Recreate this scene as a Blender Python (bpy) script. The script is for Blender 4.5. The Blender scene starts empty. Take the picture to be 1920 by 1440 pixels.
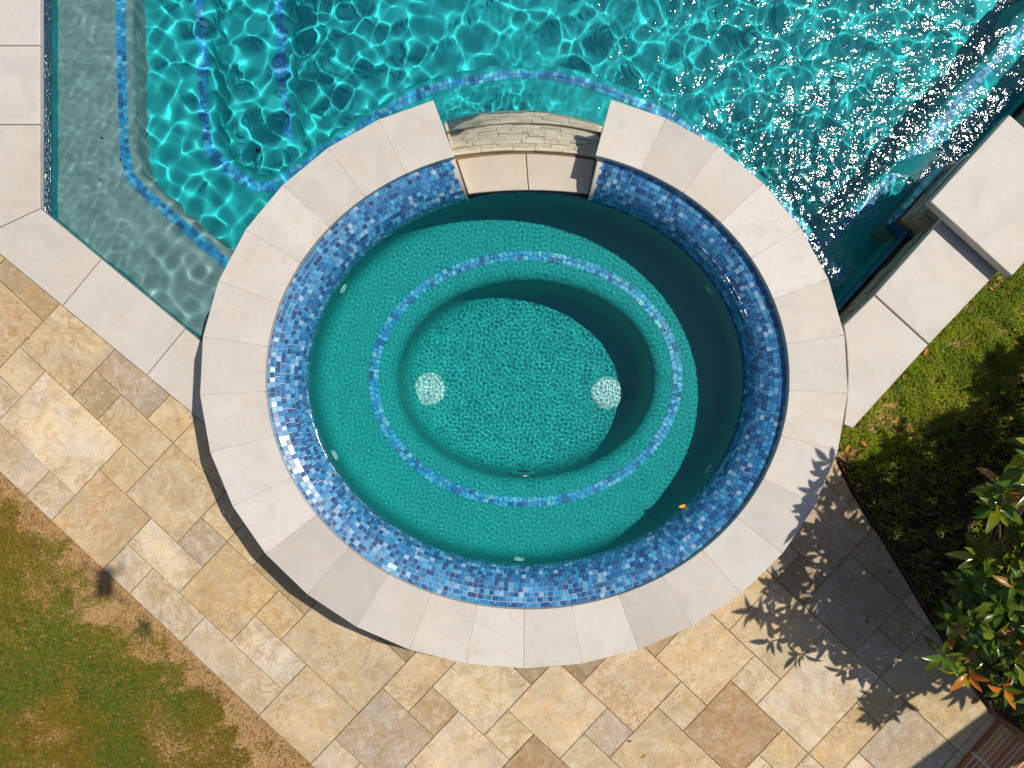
import bpy, bmesh, math, random
import numpy as np
from mathutils import Vector, Matrix

random.seed(7)
rng = np.random.default_rng(11)
SC = bpy.context.scene
COL = SC.collection

# ------------------------------------------------------------------ camera, sky, sun, exposure
CAM_H, FPX = 4.8, 1500.0
cam = bpy.data.cameras.new('camera')
cam_o = bpy.data.objects.new('camera', cam)
COL.objects.link(cam_o)
SC.camera = cam_o
cam_o.location = (0, 0, CAM_H)
cam_o.rotation_euler = (0, 0, 0)
cam.sensor_width = 36.0
cam.lens = 36.0 * FPX / 1920.0
cam.clip_start, cam.clip_end = 0.05, 400.0

SUN_EL = math.radians(60.8)
SUN_D = Vector((0.897 * math.cos(SUN_EL), 0.442 * math.cos(SUN_EL), math.sin(SUN_EL))).normalized()
world = bpy.data.worlds.new('World')
SC.world = world
world.use_nodes = True
wn = world.node_tree
sky = wn.nodes.new('ShaderNodeTexSky')
sky.sky_type = 'NISHITA'
sky.sun_disc = False
sky.sun_elevation = SUN_EL
sky.sun_rotation = math.atan2(SUN_D.x, SUN_D.y)
wn.links.new(sky.outputs[0], wn.nodes['Background'].inputs[0])
wn.nodes['Background'].inputs[1].default_value = 0.085

sun = bpy.data.lights.new('sun', 'SUN')
sun_o = bpy.data.objects.new('sun', sun)
COL.objects.link(sun_o)
sun.energy = 4.1
sun.color = (1.0, 0.95, 0.87)
sun.angle = math.radians(0.53)
sun.cycles.is_caustics_light = True
sun_o.rotation_euler = SUN_D.to_track_quat('Z', 'Y').to_euler()
sun_o.location = (6, 3, 9)

SC.view_settings.view_transform = 'Standard'
SC.view_settings.look = 'None'
SC.view_settings.exposure = 0.0
SC.view_settings.gamma = 1.0
cy = SC.cycles
cy.max_bounces = 10
cy.diffuse_bounces = 3
cy.glossy_bounces = 3
cy.transmission_bounces = 6
cy.transparent_max_bounces = 12
cy.caustics_reflective = False
cy.caustics_refractive = True
cy.sample_clamp_indirect = 300.0
cy.use_denoising = True

# ------------------------------------------------------------------ helpers
def P(px, py, z=0.0):
    k = (CAM_H - z) / FPX
    return Vector(((px - 960) * k, (720 - py) * k, z))

def PW(px, py, z, zw):
    """point at height z seen at a pixel through a flat water surface at zw"""
    dx, dy = (px - 960) / FPX, (720 - py) / FPX
    t = math.hypot(dx, dy)
    if t < 1e-9:
        return Vector((0, 0, z))
    s = t / math.sqrt(1 + t * t) / 1.333
    tw = s / math.sqrt(1 - s * s)
    r = (CAM_H - zw) * t + (zw - z) * tw
    return Vector((dx / t * r, dy / t * r, z))

WLOC = {}
def put(o, parent=None, loc=None):
    COL.objects.link(o)
    l = Vector(loc) if loc is not None else Vector((0, 0, 0))
    if parent is not None:
        o.parent = parent
        o.location = l - WLOC[parent.name]
    else:
        o.location = l
    WLOC[o.name] = l
    return o

def thing(name, label, cat, loc=(0, 0, 0), group=None):
    o = bpy.data.objects.new(name, None)
    o.empty_display_size = 0.1
    put(o, None, loc)
    o['label'] = label
    o['category'] = cat
    if group:
        o['group'] = group
    return o

def tag(o, label=None, cat=None, group=None, kind=None):
    for k, v in (('label', label), ('category', cat), ('group', group), ('kind', kind)):
        if v:
            o[k] = v
    return o

def mesh_from(name, v, f, mat=None, smooth=False):
    m = bpy.data.meshes.new(name)
    m.from_pydata([tuple(p) for p in v], [], f)
    if mat:
        m.materials.append(mat)
    if smooth:
        m.shade_smooth()
    m.update()
    return m

def np_mesh(name, V, F, mat=None, smooth=False):
    """fast mesh from numpy arrays, F is (n,3) or (n,4)"""
    m = bpy.data.meshes.new(name)
    k = F.shape[1]
    m.vertices.add(len(V)); m.loops.add(F.size); m.polygons.add(len(F))
    m.vertices.foreach_set('co', np.ascontiguousarray(V, dtype=np.float32).ravel())
    m.loops.foreach_set('vertex_index', np.ascontiguousarray(F, dtype=np.int32).ravel())
    m.polygons.foreach_set('loop_start', np.arange(0, F.size, k, dtype=np.int32))
    m.polygons.foreach_set('loop_total', np.full(len(F), k, dtype=np.int32))
    if mat:
        m.materials.append(mat)
    m.update(calc_edges=True)
    m.validate()
    if smooth:
        m.shade_smooth()
    else:
        m.shade_flat()
    return m

def set_tint(m, cols):
    a = m.color_attributes.new('tint', 'FLOAT_COLOR', 'POINT')
    c = np.ones((len(m.vertices), 4), dtype=np.float32)
    c[:, :3] = cols
    a.data.foreach_set('color', c.ravel())

def obj(name, mesh, parent=None, loc=None, color=None, receiver=False):
    o = bpy.data.objects.new(name, mesh)
    put(o, parent, loc)
    if color is not None:
        o.color = (*color, 1)
    if receiver:
        o.cycles.is_caustics_receiver = True
    return o

def clip(poly, a, b):
    """keep the part of a polygon on the left of the directed line a->b"""
    out = []
    def side(p):
        return (b[0]-a[0])*(p[1]-a[1]) - (b[1]-a[1])*(p[0]-a[0])
    n = len(poly)
    for i in range(n):
        p, q = poly[i], poly[(i+1) % n]
        sp, sq = side(p), side(q)
        if sp >= 0:
            out.append(p)
        if sp*sq < 0:
            t = sp/(sp-sq)
            out.append((p[0]+(q[0]-p[0])*t, p[1]+(q[1]-p[1])*t))
    return out

def area(poly):
    return 0.5*sum(poly[i][0]*poly[(i+1) % len(poly)][1]-poly[(i+1) % len(poly)][0]*poly[i][1] for i in range(len(poly)))

def inset(poly, d):
    n = len(poly)
    out = []
    for i in range(n):
        p0, p1, p2 = Vector(poly[i-1]), Vector(poly[i]), Vector(poly[(i+1) % n])
        e1, e2 = (p1-p0), (p2-p1)
        if e1.length < 1e-9 or e2.length < 1e-9:
            out.append(tuple(p1)); continue
        e1.normalize(); e2.normalize()
        n1, n2 = Vector((-e1.y, e1.x)), Vector((-e2.y, e2.x))
        den = 1 + n1.dot(n2)
        m = (n1+n2)/max(den, 0.35)
        out.append(tuple(p1+m*d))
    return out

def dedupe(poly, eps=0.002):
    out = []
    for p in poly:
        if not out or (Vector(p)-Vector(out[-1])).length > eps:
            out.append(tuple(p))
    if len(out) > 1 and (Vector(out[0])-Vector(out[-1])).length < eps:
        out.pop()
    return out

def prism(name, poly, ztop, thick, mat, parent=None, bev=0.004, gap=0.0, color=None, tilt=0.0, receiver=False, rnd=1):
    """flat stone with eased edges; poly is world xy, counter-clockwise or not"""
    poly = dedupe([(p[0], p[1]) for p in poly])
    if len(poly) < 3:
        return None
    if area(poly) < 0:
        poly = poly[::-1]
    if gap:
        poly = inset(poly, gap)
    n = len(poly)
    cx = sum(p[0] for p in poly)/n; cyy = sum(p[1] for p in poly)/n
    tx, ty = random.uniform(-tilt, tilt), random.uniform(-tilt, tilt)
    V, F = [], []
    rings = [(0.0, -thick)]
    for k in range(rnd+1):
        a = math.pi/2*k/rnd if rnd > 1 else (0 if k == 0 else math.pi/2)
        rings.append((bev*(1-math.cos(a)), -bev*(1-math.sin(a))))
    for ins, dz in rings:
        q = inset(poly, ins) if ins > 0 else poly
        for (x, y) in q:
            V.append((x-cx, y-cyy, dz + tx*(x-cx)+ty*(y-cyy)))
    for r in range(len(rings)-1):
        for i in range(n):
            j = (i+1) % n
            F.append((r*n+i, r*n+j, (r+1)*n+j, (r+1)*n+i))
    F.append(tuple((len(rings)-1)*n+i for i in range(n)))
    F.append(tuple(range(n-1, -1, -1)))
    me = mesh_from(name, V, F, mat)
    return obj(name, me, parent, (cx, cyy, ztop), color, receiver)

def fill_poly(name, outer, holes, z, mat):
    """flat sheet with holes"""
    bm = bmesh.new()
    es = []
    for loop in [outer]+holes:
        vs = [bm.verts.new((p[0], p[1], z)) for p in loop]
        for i in range(len(vs)):
            es.append(bm.edges.new((vs[i], vs[(i+1) % len(vs)])))
    bmesh.ops.triangle_fill(bm, use_beauty=True, use_dissolve=False, edges=es, normal=(0, 0, 1))
    for f in bm.faces:
        f.normal_update()
        if f.normal.z < 0:
            f.normal_flip()
    me = bpy.data.meshes.new(name)
    bm.to_mesh(me); bm.free()
    me.materials.append(mat)
    return me

def smooth_path(pts, n=8):
    """Catmull-Rom through 2-D points"""
    out = []
    Q = [Vector(p[:2]) for p in pts]
    Q = [2*Q[0]-Q[1]] + Q + [2*Q[-1]-Q[-2]]
    for i in range(1, len(Q)-2):
        for k in range(n):
            t = k/n
            a, b, c, d = Q[i-1], Q[i], Q[i+1], Q[i+2]
            out.append(0.5*((2*b)+(c-a)*t+(2*a-5*b+4*c-d)*t*t+(3*b-a-3*c+d)*t**3))
    out.append(Q[-2])
    return out

def offset_path(path, d):
    out = []
    for i in range(len(path)):
        a, b = path[max(i-1, 0)], path[min(i+1, len(path)-1)]
        t = (b-a).normalized()
        out.append(path[i]+Vector((-t.y, t.x))*d)
    return out

# ------------------------------------------------------------------ materials
class N:
    def __init__(s, name):
        s.m = bpy.data.materials.new(name); s.m.use_nodes = True
        s.t = s.m.node_tree; s.t.nodes.clear()
        s.out = s.t.nodes.new('ShaderNodeOutputMaterial')
    def n(s, typ, **kw):
        nd = s.t.nodes.new('ShaderNode'+typ)
        for k, v in kw.items():
            if k.startswith('i_'):
                nd.inputs[k[2:].replace('_', ' ')].default_value = v
            else:
                setattr(nd, k, v)
        return nd
    def l(s, a, b):
        s.t.links.new(a, b)
    def noise(s, vec, scale, detail=4, rough=0.55, dist=0.0):
        nd = s.n('TexNoise'); nd.inputs['Scale'].default_value = scale
        nd.inputs['Detail'].default_value = detail; nd.inputs['Roughness'].default_value = rough
        nd.inputs['Distortion'].default_value = dist
        s.l(vec, nd.inputs['Vector'])
        return nd.outputs['Fac']
    def ramp(s, fac, stops, interp='LINEAR'):
        nd = s.n('ValToRGB'); cr = nd.color_ramp; cr.interpolation = interp
        while len(cr.elements) < len(stops):
            cr.elements.new(0.5)
        for e, (p, c) in zip(cr.elements, stops):
            e.position = p
            e.color = (c, c, c, 1) if isinstance(c, (int, float)) else (*c, 1)
        s.l(fac, nd.inputs[0])
        return nd.outputs[0]
    def mix(s, fac, a, b, mode='MIX'):
        nd = s.n('Mix'); nd.data_type = 'RGBA'; nd.blend_type = mode
        for sock, v in ((nd.inputs[0], fac), (nd.inputs[6], a), (nd.inputs[7], b)):
            if hasattr(v, 'is_linked') or hasattr(v, 'links'):
                s.l(v, sock)
            else:
                sock.default_value = (*v, 1) if isinstance(v, tuple) else v
        return nd.outputs[2]
    def bump(s, h, strength, dist=0.002):
        nd = s.n('Bump'); nd.inputs['Strength'].default_value = strength
        nd.inputs['Distance'].default_value = dist
        s.l(h, nd.inputs['Height'])
        return nd.outputs[0]
    def principled(s, color, rough=0.6, spec=0.4, normal=None):
        b = s.n('BsdfPrincipled')
        if hasattr(color, 'links'):
            s.l(color, b.inputs['Base Color'])
        else:
            b.inputs['Base Color'].default_value = (*color, 1)
        if hasattr(rough, 'links'):
            s.l(rough, b.inputs['Roughness'])
        else:
            b.inputs['Roughness'].default_value = rough
        b.inputs['Specular IOR Level'].default_value = spec
        if normal is not None:
            s.l(normal, b.inputs['Normal'])
        s.l(b.outputs[0], s.out.inputs[0])
        return b
    def coords(s, rand=True):
        tc = s.n('TexCoord')
        if not rand:
            return tc.outputs['Object']
        oi = s.n('ObjectInfo')
        mp = s.n('VectorMath', operation='SCALE')
        cx = s.n('CombineXYZ')
        for i in range(3):
            s.l(oi.outputs['Random'], cx.inputs[i])
        s.l(cx.outputs[0], mp.inputs[0]); mp.inputs[3].default_value = 37.0
        ad = s.n('VectorMath', operation='ADD')
        s.l(tc.outputs['Object'], ad.inputs[0]); s.l(mp.outputs[0], ad.inputs[1])
        return ad.outputs[0]

def mat_travertine():
    s = N('travertine')
    v = s.coords()
    oi = s.n('ObjectInfo')
    big = s.noise(v, 5.0, 5, 0.6, 0.8)
    mid = s.noise(v, 17.0, 5, 0.65, 0.6)
    fine = s.noise(v, 90.0, 3, 0.6)
    # warm ochre clouds and pale bloom over the stone's own tone
    c = s.mix(s.ramp(big, [(0.36, 0.0), (0.62, 0.75)]), oi.outputs['Color'], (1.10, 0.93, 0.66), 'MULTIPLY')
    c = s.mix(s.ramp(mid, [(0.46, 0.0), (0.80, 0.6)]), c, (0.72, 0.62, 0.46))
    c = s.mix(0.85, c, s.ramp(s.noise(v, 3.3, 6, 0.68, 1.0), [(0.30, 0.74), (0.50, 0.98), (0.70, 1.16)]), 'MULTIPLY')
    c = s.mix(s.ramp(s.noise(v, 9.0, 6, 0.7, 1.2), [(0.52, 0.0), (0.70, 0.6)]), c, (0.44, 0.29, 0.12), 'MIX')
    vn = s.noise(v, 6.5, 7, 0.66, 1.1)
    ab = s.n('Math', operation='SUBTRACT'); s.l(vn, ab.inputs[0]); ab.inputs[1].default_value = 0.5
    ab2 = s.n('Math', operation='ABSOLUTE'); s.l(ab.outputs[0], ab2.inputs[0])
    vm = s.n('Math', operation='MULTIPLY'); s.l(s.ramp(ab2.outputs[0], [(0.0, 1.0), (0.035, 0.0)]), vm.inputs[0]); s.l(s.ramp(s.noise(v, 2.4, 3, 0.6), [(0.42, 0.0), (0.58, 0.7)]), vm.inputs[1])
    c = s.mix(vm.outputs[0], c, (0.34, 0.20, 0.08))
    patch_ = s.ramp(s.noise(v, 7.5, 8, 0.74, 0.8), [(0.47, 0.0), (0.60, 0.62)])
    r1_ = s.n('Math', operation='MULTIPLY'); s.l(oi.outputs['Random'], r1_.inputs[0]); r1_.inputs[1].default_value = 13.7
    r2_ = s.n('Math', operation='FRACT'); s.l(r1_.outputs[0], r2_.inputs[0])
    pmul = s.n('Math', operation='MULTIPLY'); s.l(patch_, pmul.inputs[0]); s.l(s.ramp(r2_.outputs[0], [(0.0, 0.25), (1.0, 1.0)]), pmul.inputs[1])
    c = s.mix(pmul.outputs[0], c, (0.42, 0.285, 0.135))
    bl = s.ramp(s.noise(v, 24.0, 7, 0.8, 0.3), [(0.52, 0.0), (0.66, 0.6)])
    bmul = s.n('Math', operation='MULTIPLY'); s.l(bl, bmul.inputs[0]); s.l(s.ramp(oi.outputs['Random'], [(0.0, 0.2), (1.0, 1.0)]), bmul.inputs[1])
    c = s.mix(bmul.outputs[0], c, (0.74, 0.66, 0.52))
    c = s.mix(0.45, c, s.ramp(fine, [(0.25, 0.5), (0.75, 1.05)]), 'MULTIPLY')
    sw = s.n('Mapping'); s.l(v, sw.inputs[0]); sw.inputs['Scale'].default_value = (1.0, 1.9, 1.0)
    pitn = s.noise(sw.outputs[0], 62.0, 3, 0.75, 0.4)
    zone = s.noise(v, 4.2, 2, 0.5)
    pm = s.n('Math', operation='MULTIPLY_ADD'); s.l(zone, pm.inputs[0]); pm.inputs[1].default_value = 0.22; s.l(pitn, pm.inputs[2])
    pit = s.ramp(pm.outputs[0], [(0.745, 0.0), (0.79, 1.0)])
    c = s.mix(pit, c, (0.20, 0.12, 0.055))
    wh = s.ramp(s.noise(v, 11.0, 5, 0.75, 0.5), [(0.66, 0.0), (0.76, 0.8)])
    c = s.mix(wh, c, (0.84, 0.79, 0.70))
    h = s.mix(pit, fine, (0.0, 0.0, 0.0))
    s.principled(c, 0.62, 0.3, s.bump(h, 0.5, 0.003))
    return s.m

def mat_limestone():
    s = N('limestone')
    v = s.coords()
    oi = s.n('ObjectInfo')
    big = s.noise(v, 3.5, 4, 0.6, 0.5)
    mid = s.noise(v, 22.0, 5, 0.65)
    fine = s.noise(v, 160.0, 3, 0.7)
    c = s.mix(s.ramp(big, [(0.35, 0.0), (0.7, 0.5)]), oi.outputs['Color'], (1.0, 0.93, 0.84), 'MULTIPLY')
    c = s.mix(s.ramp(mid, [(0.50, 0.0), (0.75, 0.40)]), c, (0.54, 0.45, 0.34))
    c = s.mix(0.8, c, s.ramp(s.noise(v, 4.6, 6, 0.65, 0.7), [(0.30, 0.88), (0.50, 1.0), (0.70, 1.07)]), 'MULTIPLY')
    c = s.mix(0.4, c, s.ramp(fine, [(0.25, 0.62), (0.7, 1.0)]), 'MULTIPLY')
    pit = s.ramp(s.noise(v, 62.0, 3, 0.75), [(0.675, 0.0), (0.72, 0.75)])
    c = s.mix(pit, c, (0.34, 0.26, 0.18))
    st = s.ramp(s.noise(v, 6.0, 6, 0.75, 1.0), [(0.58, 0.0), (0.70, 0.45)])
    c = s.mix(st, c, (0.50, 0.38, 0.24))
    s.principled(c, 0.6, 0.3, s.bump(fine, 0.25, 0.002))
    return s.m

def mat_ledger():
    s = N('ledger_stone')
    v = s.coords()
    oi = s.n('ObjectInfo')
    c = s.mix(s.ramp(s.noise(v, 14.0, 5, 0.7), [(0.3, 0.0), (0.7, 0.8)]), oi.outputs['Color'], (0.90, 0.84, 0.74), 'MULTIPLY')
    f = s.noise(v, 70.0, 6, 0.8)
    c = s.mix(0.5, c, s.ramp(f, [(0.3, 0.66), (0.7, 1.12)]), 'MULTIPLY')
    s.principled(c, 0.5, 0.4, s.bump(f, 1.0, 0.014))
    return s.m

def mat_plaster(name, base, spot):
    s = N(name)
    v = s.coords(False)
    a = s.noise(v, 2.2, 4, 0.6)
    f = s.noise(v, 210.0, 2, 0.6)
    c = s.mix(s.ramp(a, [(0.3, 0.0), (0.7, 0.6)]), base, spot)
    c = s.mix(0.35, c, s.ramp(f, [(0.3, 0.6), (0.65, 1.0)]), 'MULTIPLY')
    s.principled(c, 0.75, 0.2)
    return s.m

def mat_glass_tile(name, from_object, rough=0.19, coat=0.2):
    s = N(name)
    tc = s.n('TexCoord')
    if from_object:
        col = s.n('ObjectInfo').outputs['Color']
    else:
        at = s.n('Attribute', attribute_name='tint'); col = at.outputs['Color']
    geo = s.n('NewGeometry')
    f = s.noise(geo.outputs['Position'], 170.0, 3, 0.7, 0.8)
    c = s.mix(s.ramp(f, [(0.50, 0.0), (0.74, 0.45)]), col, (0.40, 0.60, 0.78))
    b = s.principled(c, rough, 0.5, s.bump(f, 0.10, 0.001))
    b.inputs['Coat Weight'].default_value = coat
    b.inputs['Coat Roughness'].default_value = 0.05
    return s.m

def mat_plain(name, color, rough=0.6, spec=0.3, noise=0.0, scale=40.0, metal=0.0):
    s = N(name)
    if noise:
        v = s.coords()
        c = s.mix(noise, color, s.ramp(s.noise(v, scale, 4, 0.65), [(0.25, 0.35), (0.75, 1.25)]), 'MULTIPLY')
    else:
        c = color
    b = s.principled(c, rough, spec)
    b.inputs['Metallic'].default_value = metal
    return s.m

def mat_water(name, tint, rough=0.10, ripple=0.0):
    s = N(name)
    rf = s.n('BsdfRefraction')
    rf.inputs['Color'].default_value = (*tint, 1)
    rf.inputs['Roughness'].default_value = 0.0
    rf.inputs['IOR'].default_value = 1.333
    gl = s.n('BsdfGlossy'); gl.inputs['Roughness'].default_value = rough   # capillary ripples too fine for the mesh
    if ripple:
        v = s.coords(False)
        h = s.n('Math', operation='MULTIPLY_ADD'); s.l(s.noise(v, 48.0, 1, 0.5), h.inputs[0]); h.inputs[1].default_value = 0.35; s.l(s.noise(v, 20.0, 1, 0.5, 0.4), h.inputs[2])
        s.l(s.bump(h.outputs[0], 1.0, ripple), gl.inputs['Normal'])
    fr = s.n('Fresnel'); fr.inputs['IOR'].default_value = 1.333
    mx = s.n('MixShader'); s.l(fr.outputs[0], mx.inputs[0]); s.l(rf.outputs[0], mx.inputs[1]); s.l(gl.outputs[0], mx.inputs[2])
    s.l(mx.outputs[0], s.out.inputs[0])
    return s.m

def mat_film(name, scale, strength, base=0.05):
    """thin running water: a clear film that only adds its own reflections"""
    s = N(name)
    v = s.coords(False)
    n1 = s.noise(v, scale, 4, 0.65, 0.5)
    nb = s.bump(n1, strength, 0.03)
    fr = s.n('Fresnel'); fr.inputs['IOR'].default_value = 1.333; ad = s.n('Math', operation='ADD'); s.l(fr.outputs[0], ad.inputs[0]); ad.inputs[1].default_value = base
    tr = s.n('BsdfTransparent'); tr.inputs[0].default_value = (0.97, 0.99, 0.99, 1)
    gl = s.n('BsdfGlossy'); gl.inputs['Roughness'].default_value = 0.08; s.l(nb, gl.inputs['Normal'])
    mx = s.n('MixShader'); s.l(ad.outputs[0], mx.inputs[0]); s.l(tr.outputs[0], mx.inputs[1]); s.l(gl.outputs[0], mx.inputs[2])
    s.l(mx.outputs[0], s.out.inputs[0])
    return s.m

def mat_tint(name, rough=0.6, spec=0.3, trans=0.0):
    s = N(name)
    at = s.n('Attribute', attribute_name='tint')
    b = s.principled(at.outputs['Color'], rough, spec)
    if trans:
        t = s.n('BsdfTranslucent'); s.l(at.outputs['Color'], t.inputs[0])
        mx = s.n('MixShader'); mx.inputs[0].default_value = trans
        s.l(b.outputs[0], mx.inputs[1]); s.l(t.outputs[0], mx.inputs[2]); s.l(mx.outputs[0], s.out.inputs[0])
    return s.m

def mat_leaf():
    s = N('magnolia_leaf')
    oi = s.n('ObjectInfo')
    geo = s.n('NewGeometry')
    tc = s.n('TexCoord')
    f = s.noise(tc.outputs['Object'], 45.0, 3, 0.6)
    c = s.mix(0.5, oi.outputs['Color'], s.ramp(f, [(0.3, 0.6), (0.7, 1.2)]), 'MULTIPLY')
    c = s.mix(geo.outputs['Backfacing'], c, (0.17, 0.09, 0.03))   # felted brown underside
    b = s.principled(c, 0.22, 0.45)
    t = s.n('BsdfTranslucent'); s.l(c, t.inputs[0])
    mx = s.n('MixShader'); mx.inputs[0].default_value = 0.2
    s.l(b.outputs[0], mx.inputs[1]); s.l(t.outputs[0], mx.inputs[2]); s.l(mx.outputs[0], s.out.inputs[0])
    return s.m

def mat_soil():
    s = N('soil')
    v = s.coords(False)
    a = s.noise(v, 3.0, 5, 0.6, 0.5)
    f = s.noise(v, 60.0, 6, 0.7)
    c = s.mix(s.ramp(a, [(0.3, 0.0), (0.7, 1.0)]), (0.44, 0.24, 0.085), (0.50, 0.31, 0.14))
    c = s.mix(0.7, c, s.ramp(f, [(0.25, 0.45), (0.75, 1.15)]), 'MULTIPLY')
    # far lawn beyond the modelled blades
    sx = s.n('SeparateXYZ'); s.l(v, sx.inputs[0])
    ln = s.n('VectorMath', operation='LENGTH'); s.l(v, ln.inputs[0])
    c = s.mix(s.ramp(s.n('Math').outputs[0], [(0, 0.0), (1, 0.0)]), c, c)
    mr = s.n('MapRange'); s.l(ln.outputs['Value'], mr.inputs[0]); mr.inputs[1].default_value = 4.2; mr.inputs[2].default_value = 5.2
    g = s.mix(s.ramp(s.noise(v, 8.0, 5, 0.7), [(0.35, 0.0), (0.65, 1.0)]), (0.055, 0.09, 0.012), (0.14, 0.12, 0.03))
    c = s.mix(mr.outputs[0], c, g)
    s.principled(c, 0.9, 0.1, s.bump(f, 0.8, 0.012))
    return s.m

M_TRAV = mat_travertine()
M_LIME = mat_limestone()
M_LEDG = mat_ledger()
M_PLAST = mat_plaster('pool_plaster', (0.026, 0.51, 0.53), (0.020, 0.43, 0.47))
M_PLAST_SPA = mat_plaster('spa_plaster', (0.022, 0.45, 0.43), (0.018, 0.40, 0.40))
M_LEDGE = mat_plaster('ledge_plaster', (0.35, 0.43, 0.42), (0.27, 0.39, 0.39))
M_TILE = mat_glass_tile('glass_mosaic', False)
M_TILE_T = mat_glass_tile('trim_mosaic', False, 0.4, 0.0)
M_TILE_O = mat_glass_tile('glass_mosaic_single', True)
M_GROUT = mat_plain('grout', (0.52, 0.52, 0.56), 0.8, 0.2, 0.3)
M_BED = mat_plain('paver_bed', (0.22, 0.15, 0.08), 0.9, 0.1, 0.5)
M_WATER = mat_water('pool_water', (0.82, 0.985, 0.985), 0.07, 0.0064)
M_WATER_SPA = mat_water('spa_water', (0.80, 0.985, 0.975), 0.05)
M_FILM = mat_film('spill_film', 30.0, 1.0, 0.05)
M_SHEET = mat_film('falling_water', 18.0, 0.5, 0.06)
M_GRASS = mat_tint('grass', 0.55, 0.25, 0.25)
M_LEAF = mat_leaf()
M_FOL = mat_tint('inner_foliage', 0.32, 0.35, 0.12)
M_SOIL = mat_soil()
M_BARK = mat_plain('bark', (0.16, 0.11, 0.07), 0.85, 0.2, 0.5)
M_BRICK = None
M_WHITE = mat_plain('white_plastic', (0.62, 0.88, 0.86), 0.4, 0.4)
M_HOLE = mat_plain('dark_hole', (0.02, 0.05, 0.05), 0.8, 0.2)
M_STEEL = mat_plain('brushed_steel', (0.62, 0.62, 0.60), 0.28, 0.5, metal=1.0)
M_RUST = mat_plain('rusted_edging', (0.11, 0.05, 0.028), 0.8, 0.2, 0.6, 30)

def mat_objcolor(name, rough, noise, scale, bump=0.0):
    s = N(name)
    v = s.coords()
    oi = s.n('ObjectInfo')
    f = s.noise(v, scale, 5, 0.68)
    c = s.mix(noise, oi.outputs['Color'], s.ramp(f, [(0.25, 0.4), (0.75, 1.25)]), 'MULTIPLY')
    s.principled(c, rough, 0.25, s.bump(f, bump, 0.004) if bump else None)
    return s.m
M_BRICK = mat_objcolor('fired_brick', 0.8, 0.6, 30.0, 0.4)
M_DRY = mat_objcolor('dry_leaf', 0.6, 0.5, 60.0)
M_GREYPL = mat_objcolor('grey_plastic', 0.5, 0.1, 20.0)

# ------------------------------------------------------------------ key dimensions (metres)
Z_COP = 0.456          # top of spa coping
Z_SW = 0.20            # spa water
Z_PW = -0.10           # pool water
C_IN = Vector((0.083, 0.030))
C_OUT = Vector((0.064, 0.029))
A_IN, B_IN = 1.423, 1.254      # coping inner edge
A_OUT, B_OUT = 1.757, 1.570    # coping outer edge
A_W, B_W = 1.260, 1.077        # wall at the waterline
def gapL(y): return -0.2607 - 0.376*(y-1.095)
def gapR(y): return 0.4447 + 0.209*(y-1.098)
def in_gap(x, y, pad=0.0):
    return y > 0.6 and gapL(y)-pad < x < gapR(y)+pad
def ell(c, a, b, t):
    return Vector((c.x+a*math.cos(t), c.y+b*math.sin(t)))

# spa ellipse lying inside the shell wall: where sheets of ground, patio and pool stop
A_CUT, B_CUT = 1.52, 1.335
def cut_ring(t0, t1, n):
    return [ell(C_IN, A_CUT, B_CUT, t0+(t1-t0)*i/(n-1)) for i in range(n)]

# pool outline (water side of the walls)
LW_X = P(76, 0).x                                  # left wall
K1 = P(75, 391)                                    # corner of left wall and diagonal
K2 = P(383, 646)                                   # diagonal meets spa
POOL_TOP = 4.6
RW_A = P(1582, 612, 0.45); RW_B = P(1768, 407, 0.45)
rw_d = (RW_B-RW_A).to_2d().normalized()
rw_n = Vector((rw_d.y, -rw_d.x))                   # towards the garden
RW0 = RW_A.to_2d()+rw_n*0.045                      # face of the right wall under its cap
def rw(s, off=0.0):
    return RW0+rw_d*s+rw_n*off

# ------------------------------------------------------------------ setting: ground
edge_px = [(1569, 868), (1591, 913), (1617, 958), (1647, 1003), (1680, 1057), (1710, 1107), (1743, 1163), (1783, 1226), (1822, 1286), (1856, 1332)]
EDGE = [P(*p).to_2d() for p in edge_px]
GO = P(323.8, 831.3).to_2d()
GU = Vector((48.6, -45.7))*0.0032
GV = Vector((44.8, 47.7))*0.0032
def G(u, v):
    return GO+GU*u+GV*v

hole = [Vector((LW_X-0.02, POOL_TOP)), Vector((LW_X-0.02, K1.y)), K2.to_2d()+Vector((-0.02, -0.02))]
tl = math.atan2((K2.y-C_IN.y)/B_CUT, (K2.x-C_IN.x)/A_CUT)
hole += cut_ring(math.radians(180+4), math.radians(360-6), 40)
hole += [rw(0.02, 0.12), rw(4.0, 0.12)]
hole = [tuple(p) for p in hole]
R = 70
ground = obj('ground', fill_poly('ground', [(-R, -R), (R, -R), (R, R), (-R, R)], [hole], -0.03, M_SOIL))
tag(ground, kind='structure')

# patio bed under the pavers
bed = [G(-16, -4.02), G(30, -4.02), G(30, 3), P(1900, 1500).to_2d(), P(1880, 1390).to_2d()] + EDGE[::-1] + [P(1562, 850).to_2d()]
bed += cut_ring(math.radians(360-9), math.radians(180+4), 40)
bed += [K2.to_2d()+Vector((-0.02, -0.02)), Vector((LW_X-0.02, K1.y)), Vector((LW_X-0.02, POOL_TOP)), Vector((-6.5, POOL_TOP))]
patio = obj('patio', fill_poly('patio', [tuple(p) for p in bed], [], -0.012, M_BED))
tag(patio, kind='structure')

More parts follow.
